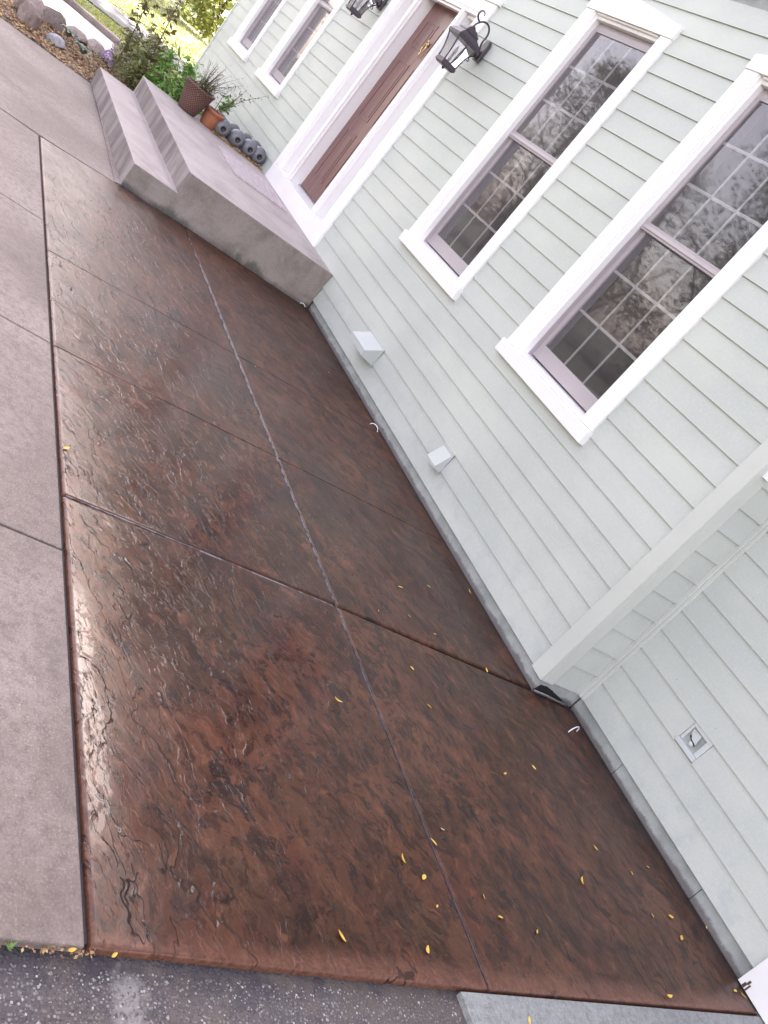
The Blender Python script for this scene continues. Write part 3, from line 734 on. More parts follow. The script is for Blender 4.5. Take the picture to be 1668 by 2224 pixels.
# door surround
ds = empty('door_surround', (-9.38 - house.location.x, 0, 0.39)); ds.parent = house
KT = 0.588
MB().box(DX0-0.004, DX1+0.004, -0.032, 0.005, 0.394, KT).build('kick_board', M['trim'], ds, bevel=0.003)
MB().prism([(-0.030, KT+0.0005), (0.14, KT+0.022), (0.19, KT+0.022), (0.19, KT-0.10), (0.006, KT-0.10), (0.006, KT+0.0003)], 'x', DX0+0.01, DX1-0.01).build('threshold', M['trim'], ds)
MB().box(-9.87, -8.85, 0.118, 0.132, KT+0.019, KT+0.034).build('metal_sill', M['steel'], ds)
for a, b in ((DX0, -10.264), (-8.503, DX1)):
    MB().box(a, b, -0.030, 0.19, KT+0.001, 2.96).build('casing', M['trim'], ds, bevel=0.003)
for a, b in ((-9.935, -9.873), (-8.872, -8.810)):
    MB().box(a, b, -0.028, 0.19, KT+0.003, 2.925).build('mullion', M['trim'], ds, bevel=0.003)
# stop beads running down each reveal
for x in (-10.264, -9.873, -8.810):
    MB().box(x+0.0005, x+0.009, 0.004, 0.022, KT+0.016, 2.92).build('stop_bead', M['trim'], ds, bevel=0.002)
for a, b in ((-10.263, -9.936), (-8.809, -8.504)):
    MB().box(a, b, 0.155, 0.185, KT+0.01, 2.925).build('side_panel', M['trim'], ds)
    MB().box(a, b, 0.03, 0.07, 2.895, 2.924).build('side_panel_head', M['trim'], ds, bevel=0.002)
MB().box(-9.8725, -8.8725, 0.0, 0.06, 2.900, 2.924).build('head_stop', M['trim'], ds, bevel=0.002)
MB().box(DX0, DX1, -0.029, 0.19, 2.9605, 3.075).build('header', M['trim'], ds, bevel=0.003)
MB().box(DX0+0.001+0.19, DX1-0.19, -0.024, 0.19, 2.9255, 2.96).build('header', M['trim'], ds, bevel=0.002)
MB().box(DX0-0.03, DX1+0.03, -0.045, 0.005, 3.0755, 3.125).build('header_cap', M['trim'], ds, bevel=0.004)
dr = empty('front_door', (-9.37 - house.location.x, 0.14, 0.62)); dr.parent = house
MB().box(-9.868, -8.876, 0.142, 0.185, KT+0.034, 2.93).build('door_slab', M['door'], dr)
for (z0, z1) in ((0.80, 1.42), (1.58, 2.28), (2.44, 2.74)):
    for (a, b) in ((-9.74, -9.44), (-9.30, -9.00)):
        fr = MB()
        for (p, q, r, s) in ((a, b, z0, z0+0.016), (a, b, z1-0.016, z1), (a, a+0.016, z0+0.016, z1-0.016), (b-0.016, b, z0+0.016, z1-0.016)):
            fr.box(p, q, 0.136, 0.143, r, s)
        fr.build('panel_moulding', M['door'], dr, bevel=0.002)
        MB().box(a+0.05, b-0.05, 0.137, 0.143, z0+0.05, z1-0.05).build('raised_panel', M['door'], dr, bevel=0.004)
kx = -9.37
MB().lathe([(0.001, -0.012), (0.020, -0.010), (0.024, 0.0)], (kx, 0.134, 2.535), 16, 'y').build('knocker_plate', M['brass'], dr, smooth=True)
MB().tube([(kx+0.034*math.sin(t*math.pi/12), 0.118, 2.488-0.048*math.cos(t*math.pi/12)) for t in range(25)], 0.0055, 8, False).build('knocker_ring', M['brass'], dr, smooth=True)
MB().tube([(kx, 0.128, 2.385), (kx, 0.118, 2.41), (kx, 0.116, 2.435)], [0.004, 0.010, 0.006]).tube([(kx, 0.128, 2.545), (kx, 0.118, 2.560), (kx, 0.120, 2.585)], [0.010, 0.008, 0.003]).build('knocker_drop', M['brass'], dr, smooth=True)

# wall vents
def vent(x0, x1, zt, yf, zf, lip, zb):
    v = empty('wall_vent', ((x0+x1)/2 - house.location.x, 0, zb)); v.parent = house
    th = 0.003
    m = MB().poly([(x0, -0.012, zt), (x1, -0.012, zt), (x1, yf, zf), (x0, yf, zf), (x0, -0.012, zt+th), (x1, -0.012, zt+th), (x1, yf-th, zf+th), (x0, yf-th, zf+th)],
                  [(0, 1, 2, 3), (4, 7, 6, 5), (0, 3, 7, 4), (1, 5, 6, 2), (2, 6, 7, 3)])
    m.build('hood', M['vent'], v)
    MB().box(x0, x1, yf-th, yf, zf-lip, zf).build('lip', M['vent'], v)
    for x in (x0, x1-th):
        MB().prism([(-0.010, zt), (yf, zf), (yf, zf-lip), (-0.010, zb)], 'x', x, x+th).build('cheek', M['vent'], v)
    MB().box(x0-0.012, x1+0.012, -0.017, -0.0125, zb-0.01, zt+0.018).build('flange', M['vent'], v)
vent(-6.47, -6.135, 0.388, -0.148, 0.302, 0.045, 0.232)
vent(-4.760, -4.615, 0.375, -0.070, 0.245, 0.012, 0.226)

# open utility box in the garage wall
ub = empty('utility_box', (-2.162 - house.location.x, 0.35, 0.40)); ub.parent = house
x0, x1 = BX
MB().box(x0, x1, 0.345, 0.36, 0.520, 0.5405).build('frame_rail', M['box_plastic'], ub, bevel=0.002)
MB().box(x0, x0+0.016, 0.345, 0.36, 0.428, 0.5195).build('frame_rail', M['box_plastic'], ub, bevel=0.002)
MB().box(x1-0.030, x1, 0.345, 0.36, 0.428, 0.5195).build('frame_rail', M['box_plastic'], ub, bevel=0.002)
MB().box(x0-0.002, x1+0.002, 0.330, 0.36, 0.401, 0.4265).build('frame_lip', M['box_plastic'], ub, bevel=0.002)
MB().box(x0+0.016, x1-0.030, 0.3605, 0.375, 0.428, 0.5195).build('back_plate', M['cavity'], ub)
MB().poly([(x0+0.02, 0.340, 0.512), (x0+0.082, 0.338, 0.518), (x0+0.090, 0.345, 0.462), (x0+0.055, 0.338, 0.470), (x0+0.030, 0.343, 0.492)], [(0, 1, 2, 3, 4)]).build('cover_flap', M['box_plastic'], ub)
MB().lathe([(0.001, -0.016), (0.011, -0.015), (0.014, -0.004), (0.014, 0.014)], (x0+0.064, 0.358, 0.448), 16, 'y').build('tap_outlet', M['box_plastic'], ub, smooth=True)
MB().tube([(x0+0.030, 0.352, 0.474), (x0+0.052, 0.346, 0.466), (x0+0.088, 0.350, 0.455)], 0.004, 6).build('wire', M['rubber_dark'], ub, smooth=True)

# ------------------------------------------------------------------ lanterns
def lantern(x):
    L = empty('wall_lantern', (x, 0, 2.38))
    cy = -0.235
    def ringbox(hw0, hw1, z0, z1):
        return MB().poly([(x+sx*hw0, cy+sy*hw0, z0) for sx, sy in ((-1,-1),(1,-1),(1,1),(-1,1))] + [(x+sx*hw1, cy+sy*hw1, z1) for sx, sy in ((-1,-1),(1,-1),(1,1),(-1,1))],
                         [(3,2,1,0),(4,5,6,7),(0,1,5,4),(1,2,6,5),(2,3,7,6),(3,0,4,7)])
    t = MB()
    for q in ((0.066, 0.072, 2.372, 2.384), (0.080, 0.080, 2.3842, 2.410), (0.074, 0.074, 2.4102, 2.424)): 
        r = ringbox(*q); t.poly(r.v, r.f)
    t.tube([(x, cy, 2.350), (x, cy, 2.372)], [0.006, 0.018], 8)
    t.build('tray', M['iron'], L, bevel=0.002)
    for sx, sy in ((-1,-1),(1,-1),(1,1),(-1,1)):
        pts = []
        for i in range(7):
            u = i/6; hw = 0.070 + 0.042*u + 0.010*math.sin(u*math.pi*0.9)*-1
            pts.append((x+sx*hw, cy+sy*hw, 2.42+0.205*u))
        MB().tube(pts, 0.0062, 6).build('frame_bar', M['iron'], L, smooth=True)
    for sx, sy in ((0,-1),(1,0),(0,1),(-1,0)):
        vs = []
        for (hw, z) in ((0.068, 2.424), (0.109, 2.625)):
            for e in (-1, 1):
                vs.append((x+sx*hw+(e*hw if sx == 0 else 0), cy+sy*hw+(e*hw if sy == 0 else 0), z))
        n_ = (Vector(vs[1])-Vector(vs[0])).cross(Vector(vs[3])-Vector(vs[0]))
        MB().poly(vs, [(0, 1, 3, 2) if n_.dot(Vector((sx, sy, 0))) > 0 else (2, 3, 1, 0)]).build('glass_pane', M['glass'], L, fix=False)
    rf = MB()
    for q in ((0.120, 0.124, 2.622, 2.652), (0.124, 0.112, 2.6522, 2.668), (0.112, 0.070, 2.6682, 2.705), (0.074, 0.070, 2.7052, 2.722), (0.066, 0.040, 2.7222, 2.752), (0.030, 0.010, 2.7522, 2.778)):
        r = ringbox(*q); rf.poly(r.v, r.f)
    rf.build('roof_cap', M['iron'], L, bevel=0.002)
    MB().tube([(x, cy, 2.425), (x, cy, 2.50)], 0.012, 10).tube([(x, cy, 2.50), (x, cy, 2.515), (x, cy, 2.545), (x, cy, 2.575)], [0.008, 0.017, 0.014, 0.002], 10).build('bulb', M['bulb'], L, smooth=True)
    # back plate: domed oblong on the wall
    MB().prism([(x-0.052, 2.585), (x+0.052, 2.585), (x+0.056, 2.70), (x+0.050, 2.745), (x+0.032, 2.778), (x, 2.790), (x-0.032, 2.778), (x-0.050, 2.745), (x-0.056, 2.70)], 'y', -0.046, -0.0165).build('back_plate', M['iron'], L, bevel=0.008)
    MB().lathe([(0.004, -0.048), (0.024, -0.040), (0.034, -0.020), (0.034, 0.0)], (x, -0.040, 2.63), 14, 'y').build('plate_boss', M['iron'], L, smooth=True)
    # arm: rises from the plate, arches over, ends in a scroll above the cap
    pts = [(x, -0.05, 2.66), (x, -0.075, 2.70), (x, -0.085, 2.745), (x, -0.082, 2.79), (x, -0.098, 2.835), (x, -0.135, 2.862), (x, -0.180, 2.858), (x, -0.212, 2.832), (x, -0.232, 2.800), (x, -0.240, 2.775)]
    pts2 = [(x, -0.212, 2.828), (x, -0.245, 2.838), (x, -0.268, 2.862), (x, -0.268, 2.895), (x, -0.246, 2.912), (x, -0.225, 2.905), (x, -0.216, 2.888)]
    def smooth_(p, n=4):
        out = []
        for i in range(len(p)-1):
            p0, p1, p2, p3 = (Vector(p[max(i-1, 0)]), Vector(p[i]), Vector(p[i+1]), Vector(p[min(i+2, len(p)-1)]))
            for k_ in range(n):
                t_ = k_/n
                out.append(0.5*((2*p1)+(p2-p0)*t_+(2*p0-5*p1+4*p2-p3)*t_**2+(3*p1-p0-3*p2+p3)*t_**3))
        out.append(Vector(p[-1])); return out
    MB().tube(smooth_(pts), 0.0085, 8).tube(smooth_(pts2), [0.0085]*12+[0.0075-0.0003*i for i in range(13)], 8).build('arm', M['iron'], L, smooth=True)
    MB().tube(smooth_([(x, -0.055, 2.615), (x, -0.085, 2.590), (x, -0.105, 2.56), (x, -0.130, 2.50), (x, -0.155, 2.43)]), 0.0062, 8).tube(smooth_([(x, -0.108, 2.548), (x, -0.088, 2.538), (x, -0.082, 2.556), (x, -0.098, 2.566)]), 0.0045, 6).build('lower_scroll', M['iron'], L, smooth=True)
    return L
l1 = lantern(-7.975); tag(l1, 'dark iron wall lantern right of the door, nearest the tall windows', 'lantern', 'iron wall lanterns beside the door')
l2 = dup_tree(l1, loc=(-10.63, 0, 2.38-0.045)); tag(l2, 'dark iron wall lantern left of the door, cut by the top of the photo', 'lantern')

# ------------------------------------------------------------------ things on the landing
def dumbbell(y, i, label):
    x = -10.72
    d = empty('dumbbell', (x-0.2, y, H2), label, 'dumbbell', 'dumbbells lined up on the landing')
    z = H2+0.099
    prof = [(0.022, 0.0), (0.030, -0.001), (0.034, 0.010), (0.050, 0.006), (0.078, -0.012), (0.094, -0.042), (0.099, -0.080), (0.094, -0.112), (0.078, -0.132), (0.03, -0.136)]
    for s, xx in ((1, x), (-1, x-0.43)):
        m = MB()
        m.lathe([(r, h*s) for r, h in prof], (xx, y, z), 28, 'x'); m.build('head', M['rubber'], d, smooth=True)
        m2 = MB(); m2.lathe([(0.0005, -0.012*s), (0.024, -0.006*s), (0.029, 0.008*s), (0.031, 0.002*s)], (xx+0.0035*s, y, z), 16, 'x'); m2.build('hub', M['rubber_dark'], d, smooth=True)
    MB().tube([(x-0.13, y, z), (x-0.30, y, z)], 0.016, 12).build('handle', M['steel'], d, smooth=True)
labs = ['round grey dumbbell touching the orange clay pot', 'round grey dumbbell second from the orange clay pot', 'round grey dumbbell second from the white door trim', 'round grey dumbbell at the end next to the white door trim']
for i, y in enumerate((-0.63, -0.428, -0.248, -0.112)): dumbbell(y, i, labs[i])

def leaf_quads(mb, c, s, rnd, flat=0.6, asp=0.45):
    a = rnd.uniform(0, 6.283)
    u = Vector((math.cos(a), math.sin(a), rnd.uniform(-flat, flat))).normalized()*s
    v = Vector((-u.y, u.x, rnd.uniform(-s, s)*flat)).normalized()*s*asp
    c = Vector(c)
    mb.poly([c-u, c-v*1.0, c+u, c+v], [(0, 1, 2, 3)])
# wicker planter with twiggy dried plant
bx, by = -10.78, -1.06
pl = empty('wicker_planter', (bx, by, H2), 'dark brown wicker basket planter with twiggy dried plant at landing edge', 'planter')
MB().lathe([(0.100, 0.0), (0.112, 0.02), (0.150, 0.17), (0.176, 0.285), (0.184, 0.292), (0.184, 0.305), (0.172, 0.307), (0.160, 0.285), (0.150, 0.23), (0.02, 0.225)], (bx, by, H2), 40).build('basket', M['wicker'], pl, smooth=True)
MB().lathe([(0.158, 0.228), (0.10, 0.240), (0.02, 0.250)], (bx, by, H2), 20).build('potting_soil', M['soil'], pl)
rnd = random.Random(11); tw = MB(); lf = MB()
for i in range(46):
    a = rnd.uniform(0, 6.283); r = rnd.uniform(0, 0.08); sp = rnd.uniform(0.02, 0.22); h = rnd.uniform(0.16, 0.40)
    p0 = Vector((bx+r*math.cos(a), by+r*math.sin(a)+0.02, H2+0.24)); p2 = p0+Vector((math.cos(a)*sp, math.sin(a)*sp+0.06, h)); p1 = (p0+p2)/2+Vector((0, 0, 0.05))
    tw.tube([p0, p1, p2], [0.0035, 0.0025, 0.0012], 4, False)
    for k in range(9):
        u = rnd.uniform(0.35, 1.05); q = p0.lerp(p2, u)+Vector((rnd.gauss(0, 0.018), rnd.gauss(0, 0.018), rnd.gauss(0, 0.018)))
        leaf_quads(lf, q, rnd.uniform(0.006, 0.014), rnd, 0.9)
tw.build('twigs', M['bark'], pl); tag(lf.build('seed_heads', M['leaf_dry'], pl), kind='stuff')
lf = MB()
for k in range(160):
    a = rnd.uniform(0, 6.283); r = abs(rnd.gauss(0, 0.10)); q = (bx+r*math.cos(a), by+r*math.sin(a)+0.05, H2+0.27+rnd.uniform(0, 0.13)-r*0.3)
    leaf_quads(lf, q, rnd.uniform(0.012, 0.024), rnd, 0.9)
lf.build('leaves', M['leaf_green'], pl)
# terracotta pot with leggy plant
ox, oy = -10.83, -0.775
tp = empty('terracotta_pot', (ox, oy, H2), 'orange terracotta pot with a leggy plant beside the wicker planter', 'plant pot')
MB().lathe([(0.082, 0.0), (0.090, 0.01), (0.112, 0.12), (0.118, 0.165), (0.126, 0.167), (0.127, 0.195), (0.116, 0.197), (0.108, 0.17), (0.02, 0.165)], (ox, oy, H2), 32).build('pot', M['terracotta'], tp, smooth=True)
MB().lathe([(0.107, 0.168), (0.03, 0.176)], (ox, oy, H2), 16).build('potting_soil', M['soil'], tp)
tw = MB(); lf = MB()
stems = [((0.02, 0.03, 0.02), (0.05, 0.16, 0.30), (0.10, 0.34, 0.52)), ((0, 0.02, 0.02), (-0.02, 0.10, 0.22), (-0.05, 0.16, 0.42)), ((0, 0, 0.02), (0.04, 0.08, 0.20), (0.05, 0.12, 0.36)), ((0, -0.02, 0.02), (-0.03, -0.02, 0.20), (-0.04, 0.03, 0.38))]
for p0, p1, p2 in stems:
    P = [Vector((ox, oy, H2+0.17))+Vector(p) for p in (p0, p1, p2)]
    tw.tube(P, [0.0045, 0.003, 0.0015], 5, False)
    for k in range(26):
        u = rnd.uniform(0.3, 1.0); q = P[0].lerp(P[1], u*2) if u < 0.5 else P[1].lerp(P[2], u*2-1)
        leaf_quads(lf, q+Vector((rnd.gauss(0, 0.022), rnd.gauss(0, 0.022), rnd.gauss(0, 0.02))), rnd.uniform(0.012, 0.026), rnd, 0.9)
tw.build('stems', M['bark'], tp); lf.build('leaves', M['leaf_stem'], tp)

# ------------------------------------------------------------------ garden bed beyond the steps
def rock(name, c, size, m, label, seed, group=None, rot=0):
    bm = bmesh.new(); bmesh.ops.create_icosphere(bm, subdivisions=4, radius=1)
    rr = random.Random(seed); off = Vector((seed*3.1, seed*1.7, 0))
    planes = [(Vector((rr.gauss(0, 1), rr.gauss(0, 1), rr.gauss(0, 0.7))).normalized(), rr.uniform(0.55, 0.85)) for _ in range(9)]
    for v in bm.verts:
        for n_, d in planes:
            k_ = v.co.dot(n_)
            if k_ > d: v.co -= n_*(k_-d)*0.9
        v.co *= 1+0.10*noise.noise(v.co*2.2+off)+0.03*noise.noise(v.co*7+off)
        v.co = Vector((v.co.x*size[0], v.co.y*size[1], v.co.z*size[2]))
    me = bpy.data.meshes.new(name); bm.to_mesh(me); bm.free()
    o = link(name, me, m); o.location = c; o.rotation_euler = (0, 0, rot)
    return tag(o, label, 'boulder', group)
rock('boulder', (-11.60, -2.70, 0.08), (0.13, 0.19, 0.17), M['stone'], 'mauve boulder nearest the photo corner in the garden bed', 1, None, 0.25)
rock('boulder', (-12.15, -2.68, 0.08), (0.15, 0.20, 0.16), M['stone'], 'mauve boulder standing between two others at the bed edge', 2, None, 0.3)
rock('boulder', (-12.65, -2.42, 0.06), (0.15, 0.22, 0.17), M['stone'], 'mauve boulder of the three that is nearest the bright driveway', 5, None, 0.2)
rock('boulder', (-11.60, -2.37, 0.03), (0.11, 0.12, 0.08), M['stone_grey'], 'small rounded blue-grey boulder half sunk in the bark mulch', 7)
rock('boulder', (-13.15, -2.02, 0.02), (0.26, 0.16, 0.10), M['stone'], 'rough brownish edging stone beside the hosta', 9)
rock('boulder', (-13.35, -1.74, 0.02), (0.22, 0.15, 0.09), M['stone'], 'rough edging stone between the hosta and the lilac flowers', 12)
rnd = random.Random(21); b = MB()
n = 0
while n < 9000:
    x, y = rnd.uniform(-13.4, -10.9), rnd.uniform(-3.6, -1.05)
    if x < -11.0 and y > -1.1: continue
    if (x+13.1)*0.62 + (y+2.2)*1.0 < -0.45: continue
    if x > -10.95 and y > -2.0: continue
    n += 1
    leaf_quads(b, (x, y, -0.008+rnd.uniform(0, 0.035)), rnd.uniform(0.010, 0.030), rnd, 0.5, 0.4)
tag(b.build('bark_mulch', M['mulch']), 'orange brown bark mulch covering the garden bed', 'mulch', kind='stuff')
def hosta(c, label, seed):
    h = empty('hosta', c, label, 'plant', 'silvery hosta clumps')
    rr = random.Random(seed)
    for i in range(14):
        a = i*2.4+rr.uniform(-0.3, 0.3); l = rr.uniform(0.08, 0.15); w_ = l*0.5; m = MB()
        d = Vector((math.cos(a), math.sin(a), 0)); s = Vector((-d.y, d.x, 0)); c0 = Vector(c)
        rows_ = []
        for j in range(5):
            u = j/4; ww = w_*math.sin(math.pi*min(0.98, 0.08+u*0.92))*0.6; z = 0.05+0.07*math.sin(u*2.2); p = c0+d*l*(0.1+u)+Vector((0, 0, z))
            rows_.append((p-s*ww+Vector((0, 0, ww*0.4)), p, p+s*ww+Vector((0, 0, ww*0.4))))
        vs = [v for r in rows_ for v in r]; fs = []
        for j in range(4):
            for q in (0, 1): fs.append((j*3+q, j*3+q+1, (j+1)*3+q+1, (j+1)*3+q))
        m.poly(vs, fs).build('leaf', M['leaf_hosta'], h, smooth=True)
hosta((-12.42, -2.20, 0.0), 'silvery green hosta clump beside the edging stones', 1)
hosta((-11.95, -2.05, 0.0), 'silvery green hosta clump in the middle of the mulch', 2)

def bush(name, c, rad, n, ls, m, label, cat, seed, stems=10, extra=None, group=None):
    o = empty(name, c, label, cat, group); rr = random.Random(seed); lf = MB(); tw = MB()
    cl_ = [(Vector((rr.gauss(0, 0.5)*rad[0], rr.gauss(0, 0.5)*rad[1], rr.uniform(0.15, 0.95)*rad[2])), rr.uniform(0.18, 0.4)) for _ in range(22)]
    for i in range(n):
        q, s = rr.choice(cl_); p = Vector(c)+q+Vector((rr.gauss(0, 1)*s*rad[0]*0.55, rr.gauss(0, 1)*s*rad[1]*0.55, rr.gauss(0, 1)*s*rad[2]*0.45))
        p.z = max(p.z, 0.01); leaf_quads(lf, p, ls*rr.uniform(0.6, 1.3), rr, 0.9)
    for i in range(stems):
        q, s = rr.choice(cl_); p0 = Vector(c)+Vector((rr.gauss(0, 0.04), rr.gauss(0, 0.04), 0)); p2 = Vector(c)+q
        tw.tube([p0, (p0+p2)/2+Vector((0, 0, 0.05)), p2], [0.008, 0.006, 0.003], 5, False)
    lf.build('foliage', m, o); tw.build('stems', M['bark'], o)
    if extra: extra(o, rr)
    return o
def coral(o, rr):
    m = MB()
    for i in range(60): leaf_quads(m, (-11.72+rr.gauss(0, 0.04), -1.33+rr.gauss(0, 0.04), 0.42+rr.gauss(0, 0.04)), 0.02, rr, 0.9)
    m.build('flowers', M['flower_red'], o)
bush('garden_shrub', (-12.55, -1.30, 0), (0.80, 0.40, 0.60), 3400, 0.036, M['leaf_green'], 'loose olive green shrub with a coral flower behind the steps', 'shrub', 4, 14, coral)
bush('garden_shrub', (-11.75, -1.35, 0), (0.36, 0.28, 0.40), 1500, 0.026, M['leaf_green'], 'low olive shrub against the far end of the lower step', 'shrub', 6, 8)
bush('fern_plant', (-11.32, -1.22, 0.0), (0.34, 0.30, 0.74), 1700, 0.046, M['leaf_bright'], 'bright green leafy plant between the steps and the wicker planter', 'plant', 8, 10)
bush('fern_plant', (-11.75, -0.85, 0.0), (0.44, 0.26, 0.66), 1500, 0.046, M['leaf_bright'], 'bright green plant touching the house corner behind the wicker planter', 'plant', 9, 8)
fl = empty('lilac_flower_clump', (-12.95, -1.62, 0), 'round clump of lilac flowers beside the edging stones', 'flowers')
m = MB(); rr = random.Random(5)
for i in range(700):
    v = Vector((rr.gauss(0, 1), rr.gauss(0, 1), abs(rr.gauss(0, 1)))).normalized(); leaf_quads(m, (-12.95+v.x*0.17, -1.60+v.y*0.10, 0.03+v.z*0.14), 0.017, rr, 0.9)
m.build('flowers', M['flower'], fl)
m = MB()
for i in range(200): leaf_quads(m, (-12.95+rr.gauss(0, 0.1), -1.60+rr.gauss(0, 0.07), rr.uniform(0, 0.07)), 0.02, rr, 0.9)
m.build('foliage', M['leaf_green'], fl)
def sapling(c, top, label, seed, nl):
    o = empty('sapling', c, label, 'plant'); rr = random.Random(seed); tw = MB(); lf = MB()
    p0, p2 = Vector(c), Vector(top); mid = (p0+p2)/2+Vector((0.02, 0.02, 0.0))
    P = [p0, mid, p2]; tw.tube(P, [0.008, 0.006, 0.003], 6, False)
    for i in range(nl):
        u = rr.uniform(0.32, 1.0); q = p0.lerp(p2, u); a = rr.uniform(0, 6.28); l = rr.uniform(0.03, 0.15)
        e = q+Vector((math.cos(a)*l, math.sin(a)*l, rr.uniform(-0.03, 0.08))); tw.tube([q, e], [0.003, 0.0015], 4, False)
        for k in range(3): leaf_quads(lf, e+Vector((rr.gauss(0, 0.018), rr.gauss(0, 0.018), rr.gauss(0, 0.018))), rr.uniform(0.034, 0.060), rr, 0.9, 0.42)
    tw.build('stem', M['bark'], o); lf.build('foliage', M['leaf_stem'], o)
sapling((-11.9, -1.70, 0), (-11.75, -1.80, 1.10), 'tall leafy stem rising behind the steps, nearer the driveway', 2, 44)
sapling((-11.9, -1.42, 0), (-11.75, -1.52, 1.25), 'tall thin leafy stem rising behind the steps, nearer the house', 3, 40)
# low kerb wall beyond the driveway
tag(MB().prism([(-16.45, -6.0), (-16.28, -6.0), (-16.08, -1.9), (-15.62, -1.14), (-15.72, -1.06), (-15.88, -1.10), (-16.24, -1.9)], 'z', -0.05, 0.05).build('kerb_wall', M['stone'], bevel=0.03), 'low mauve kerb with a rounded end beside the bright driveway', 'kerb')
# lawn grass blades
rnd = random.Random(31); b = MB()
for i in range(15000):
    x = -16.3 - abs(rnd.gauss(0, 1))*9; y = rnd.uniform(-4, 9) if x < -21 else rnd.uniform(-3.5, 3)
    if -21.4 < x < -18.4: continue
    h = rnd.uniform(0.03, 0.09)*(1.0 if x > -22 else 1.6); a = rnd.uniform(0, 6.28); w_ = 0.014
    d = Vector((math.cos(a), math.sin(a), 0)); c = Vector((x, y, -0.06))
    b.poly([c-d*w_, c+d*w_, c+Vector((rnd.gauss(0, 0.02), rnd.gauss(0, 0.02), h))], [(0, 1, 2)])
tag(b.build('lawn_grass', M['leaf_gold']), 'pale sunlit grass blades of the far lawn', 'grass', kind='stuff')

# trees
def tree(c, h, rad, n, ls, m, label, seed, low=0.35, group=None):
    o = empty('broadleaf_tree', c, label, 'tree', group); rr = random.Random(seed); tk = MB(); lf = MB(); c = Vector(c)
    tk.tube([c, c+Vector((0.1, 0, h*0.3)), c+Vector((-0.1, 0.1, h*0.62))], [h*0.018, h*0.013, h*0.005], 10)
    cls = []
    for i in range(26):
        a = rr.uniform(0, 6.28); u = rr.uniform(0, 1)**0.6; z = rr.uniform(low, 1.0)*h
        k_ = math.sin(math.pi*min(1, max(0.05, (z/h-low)/(1.02-low)*0.8+0.14)))
        p = c+Vector((math.cos(a)*rad*u*k_, math.sin(a)*rad*u*k_, z)); cls.append((p, rr.uniform(0.16, 0.32)*rad))
        tk.tube([c+Vector((0, 0, h*rr.uniform(low*0.6, 0.55))), (c+p)/2+Vector((0, 0, h*0.22)), p], [h*0.006, h*0.0035, h*0.001], 5, False)
    tk.build('trunk', M['bark'], o)
    for i in range(n):
        p, s = rr.choice(cls); q = p+Vector((rr.gauss(0, 1), rr.gauss(0, 1), rr.gauss(0, 0.75)))*s*0.62
        leaf_quads(lf, (q.x, q.y, max(0.05, q.z)), ls*rr.uniform(0.6, 1.3), rr, 0.9, 0.6)
    lf.build('crown', m, o)
    return o
# across the yard, seen in the window panes
spots = [(-7, -23, 10.5, 'nearest the garage'), (-14, -25, 11.5, 'second from the garage'), (-21, -24, 10.5, 'third from the garage'), (-28, -25, 12.5, 'in the middle of the near row'), (-36, -22, 11, 'left of the middle of the near row'), (-45, -25, 12, 'at the far end of the near row'), (-18, -33, 14.5, 'in the back row, nearest the garage'), (-32, -34, 15.5, 'in the middle of the back row'), (-50, -38, 16, 'at the far end of the back row')]
for i, (x, y, h, where) in enumerate(spots):
    tree((x, y, 0), h, h*0.45, 9500, 0.12, M['leaf_tree'], 'broadleaf tree across the yard %s, mirrored in panes' % where, 40+i, (0.05, 0.14, 0.09)[i % 3], 'trees across the yard')
far = ['first', 'second', 'third', 'fourth', 'fifth', 'sixth', 'seventh']
for i in range(7):
    tree((-62+rnd.uniform(-3, 3), -14+i*7.0, 0), 15+rnd.uniform(-2, 2), 5.2, 3600, 0.30, M['leaf_tree'], 'tall tree beyond the sunlit lawn, %s from the driveway side' % far[i], 140+i, 0.08, 'tall trees beyond the lawn')
# behind the house end: shades the near strip of lawn
tree((-25.6, 4.6, 0), 9.5, 3.6, 5200, 0.15, M['leaf_tree'], 'tall tree behind the far end of the house', 77, 0.45)
tree((-23.2, 1.9+4.5, 0), 8.5, 3.0, 3600, 0.15, M['leaf_tree'], 'second tall tree behind the far end of the house', 78, 0.45)
for i, (x, y, h) in enumerate([(-33, 4.0, 4.2), (-37, 1.8, 4.6), (-40, 6.5, 5), (-45, -1.5, 5.5)]):
    tree((x, y, 0), h, h*0.5, 3200, 0.12, M['leaf_gold'], ['yellow green shrub on the sunlit lawn just beyond the house corner', 'yellow green bush farther out on the sunlit lawn', 'yellow green bush behind the house corner shrub', 'yellow green bush at the far left of the lawn'][i], 90+i, 0.03)

# ------------------------------------------------------------------ small things
# fallen leaves
def leaf_mesh(seed, curl):
    rr = random.Random(seed); b = []; f = []
    n = 6
    for i in range(n+1):
        u = i/n; w_ = 0.0072*math.sin(math.pi*(0.03+u*0.94))**0.8; x = (u-0.5)*0.040; z = curl*(u-0.5)**2*0.010+0.0015
        b += [(x, -w_, z+w_*0.45), (x, 0, z), (x, w_, z+w_*0.45)]
    for i in range(n):
        for q in (0, 1): f.append((i*3+q, i*3+q+1, (i+1)*3+q+1, (i+1)*3+q))
    me = bpy.data.meshes.new('fallen_leaf'); me.from_pydata(b, [], f); me.update()
    for p in me.polygons: p.use_smooth = True
    return me
lmesh = [leaf_mesh(i, c) for i, c in enumerate((0.5, 1.6, 3.0))]
for me in lmesh: me.materials.append(M['leaf_yellow'])
pale = leaf_mesh(9, 2.5); pale.materials.append(M['leaf_pale'])
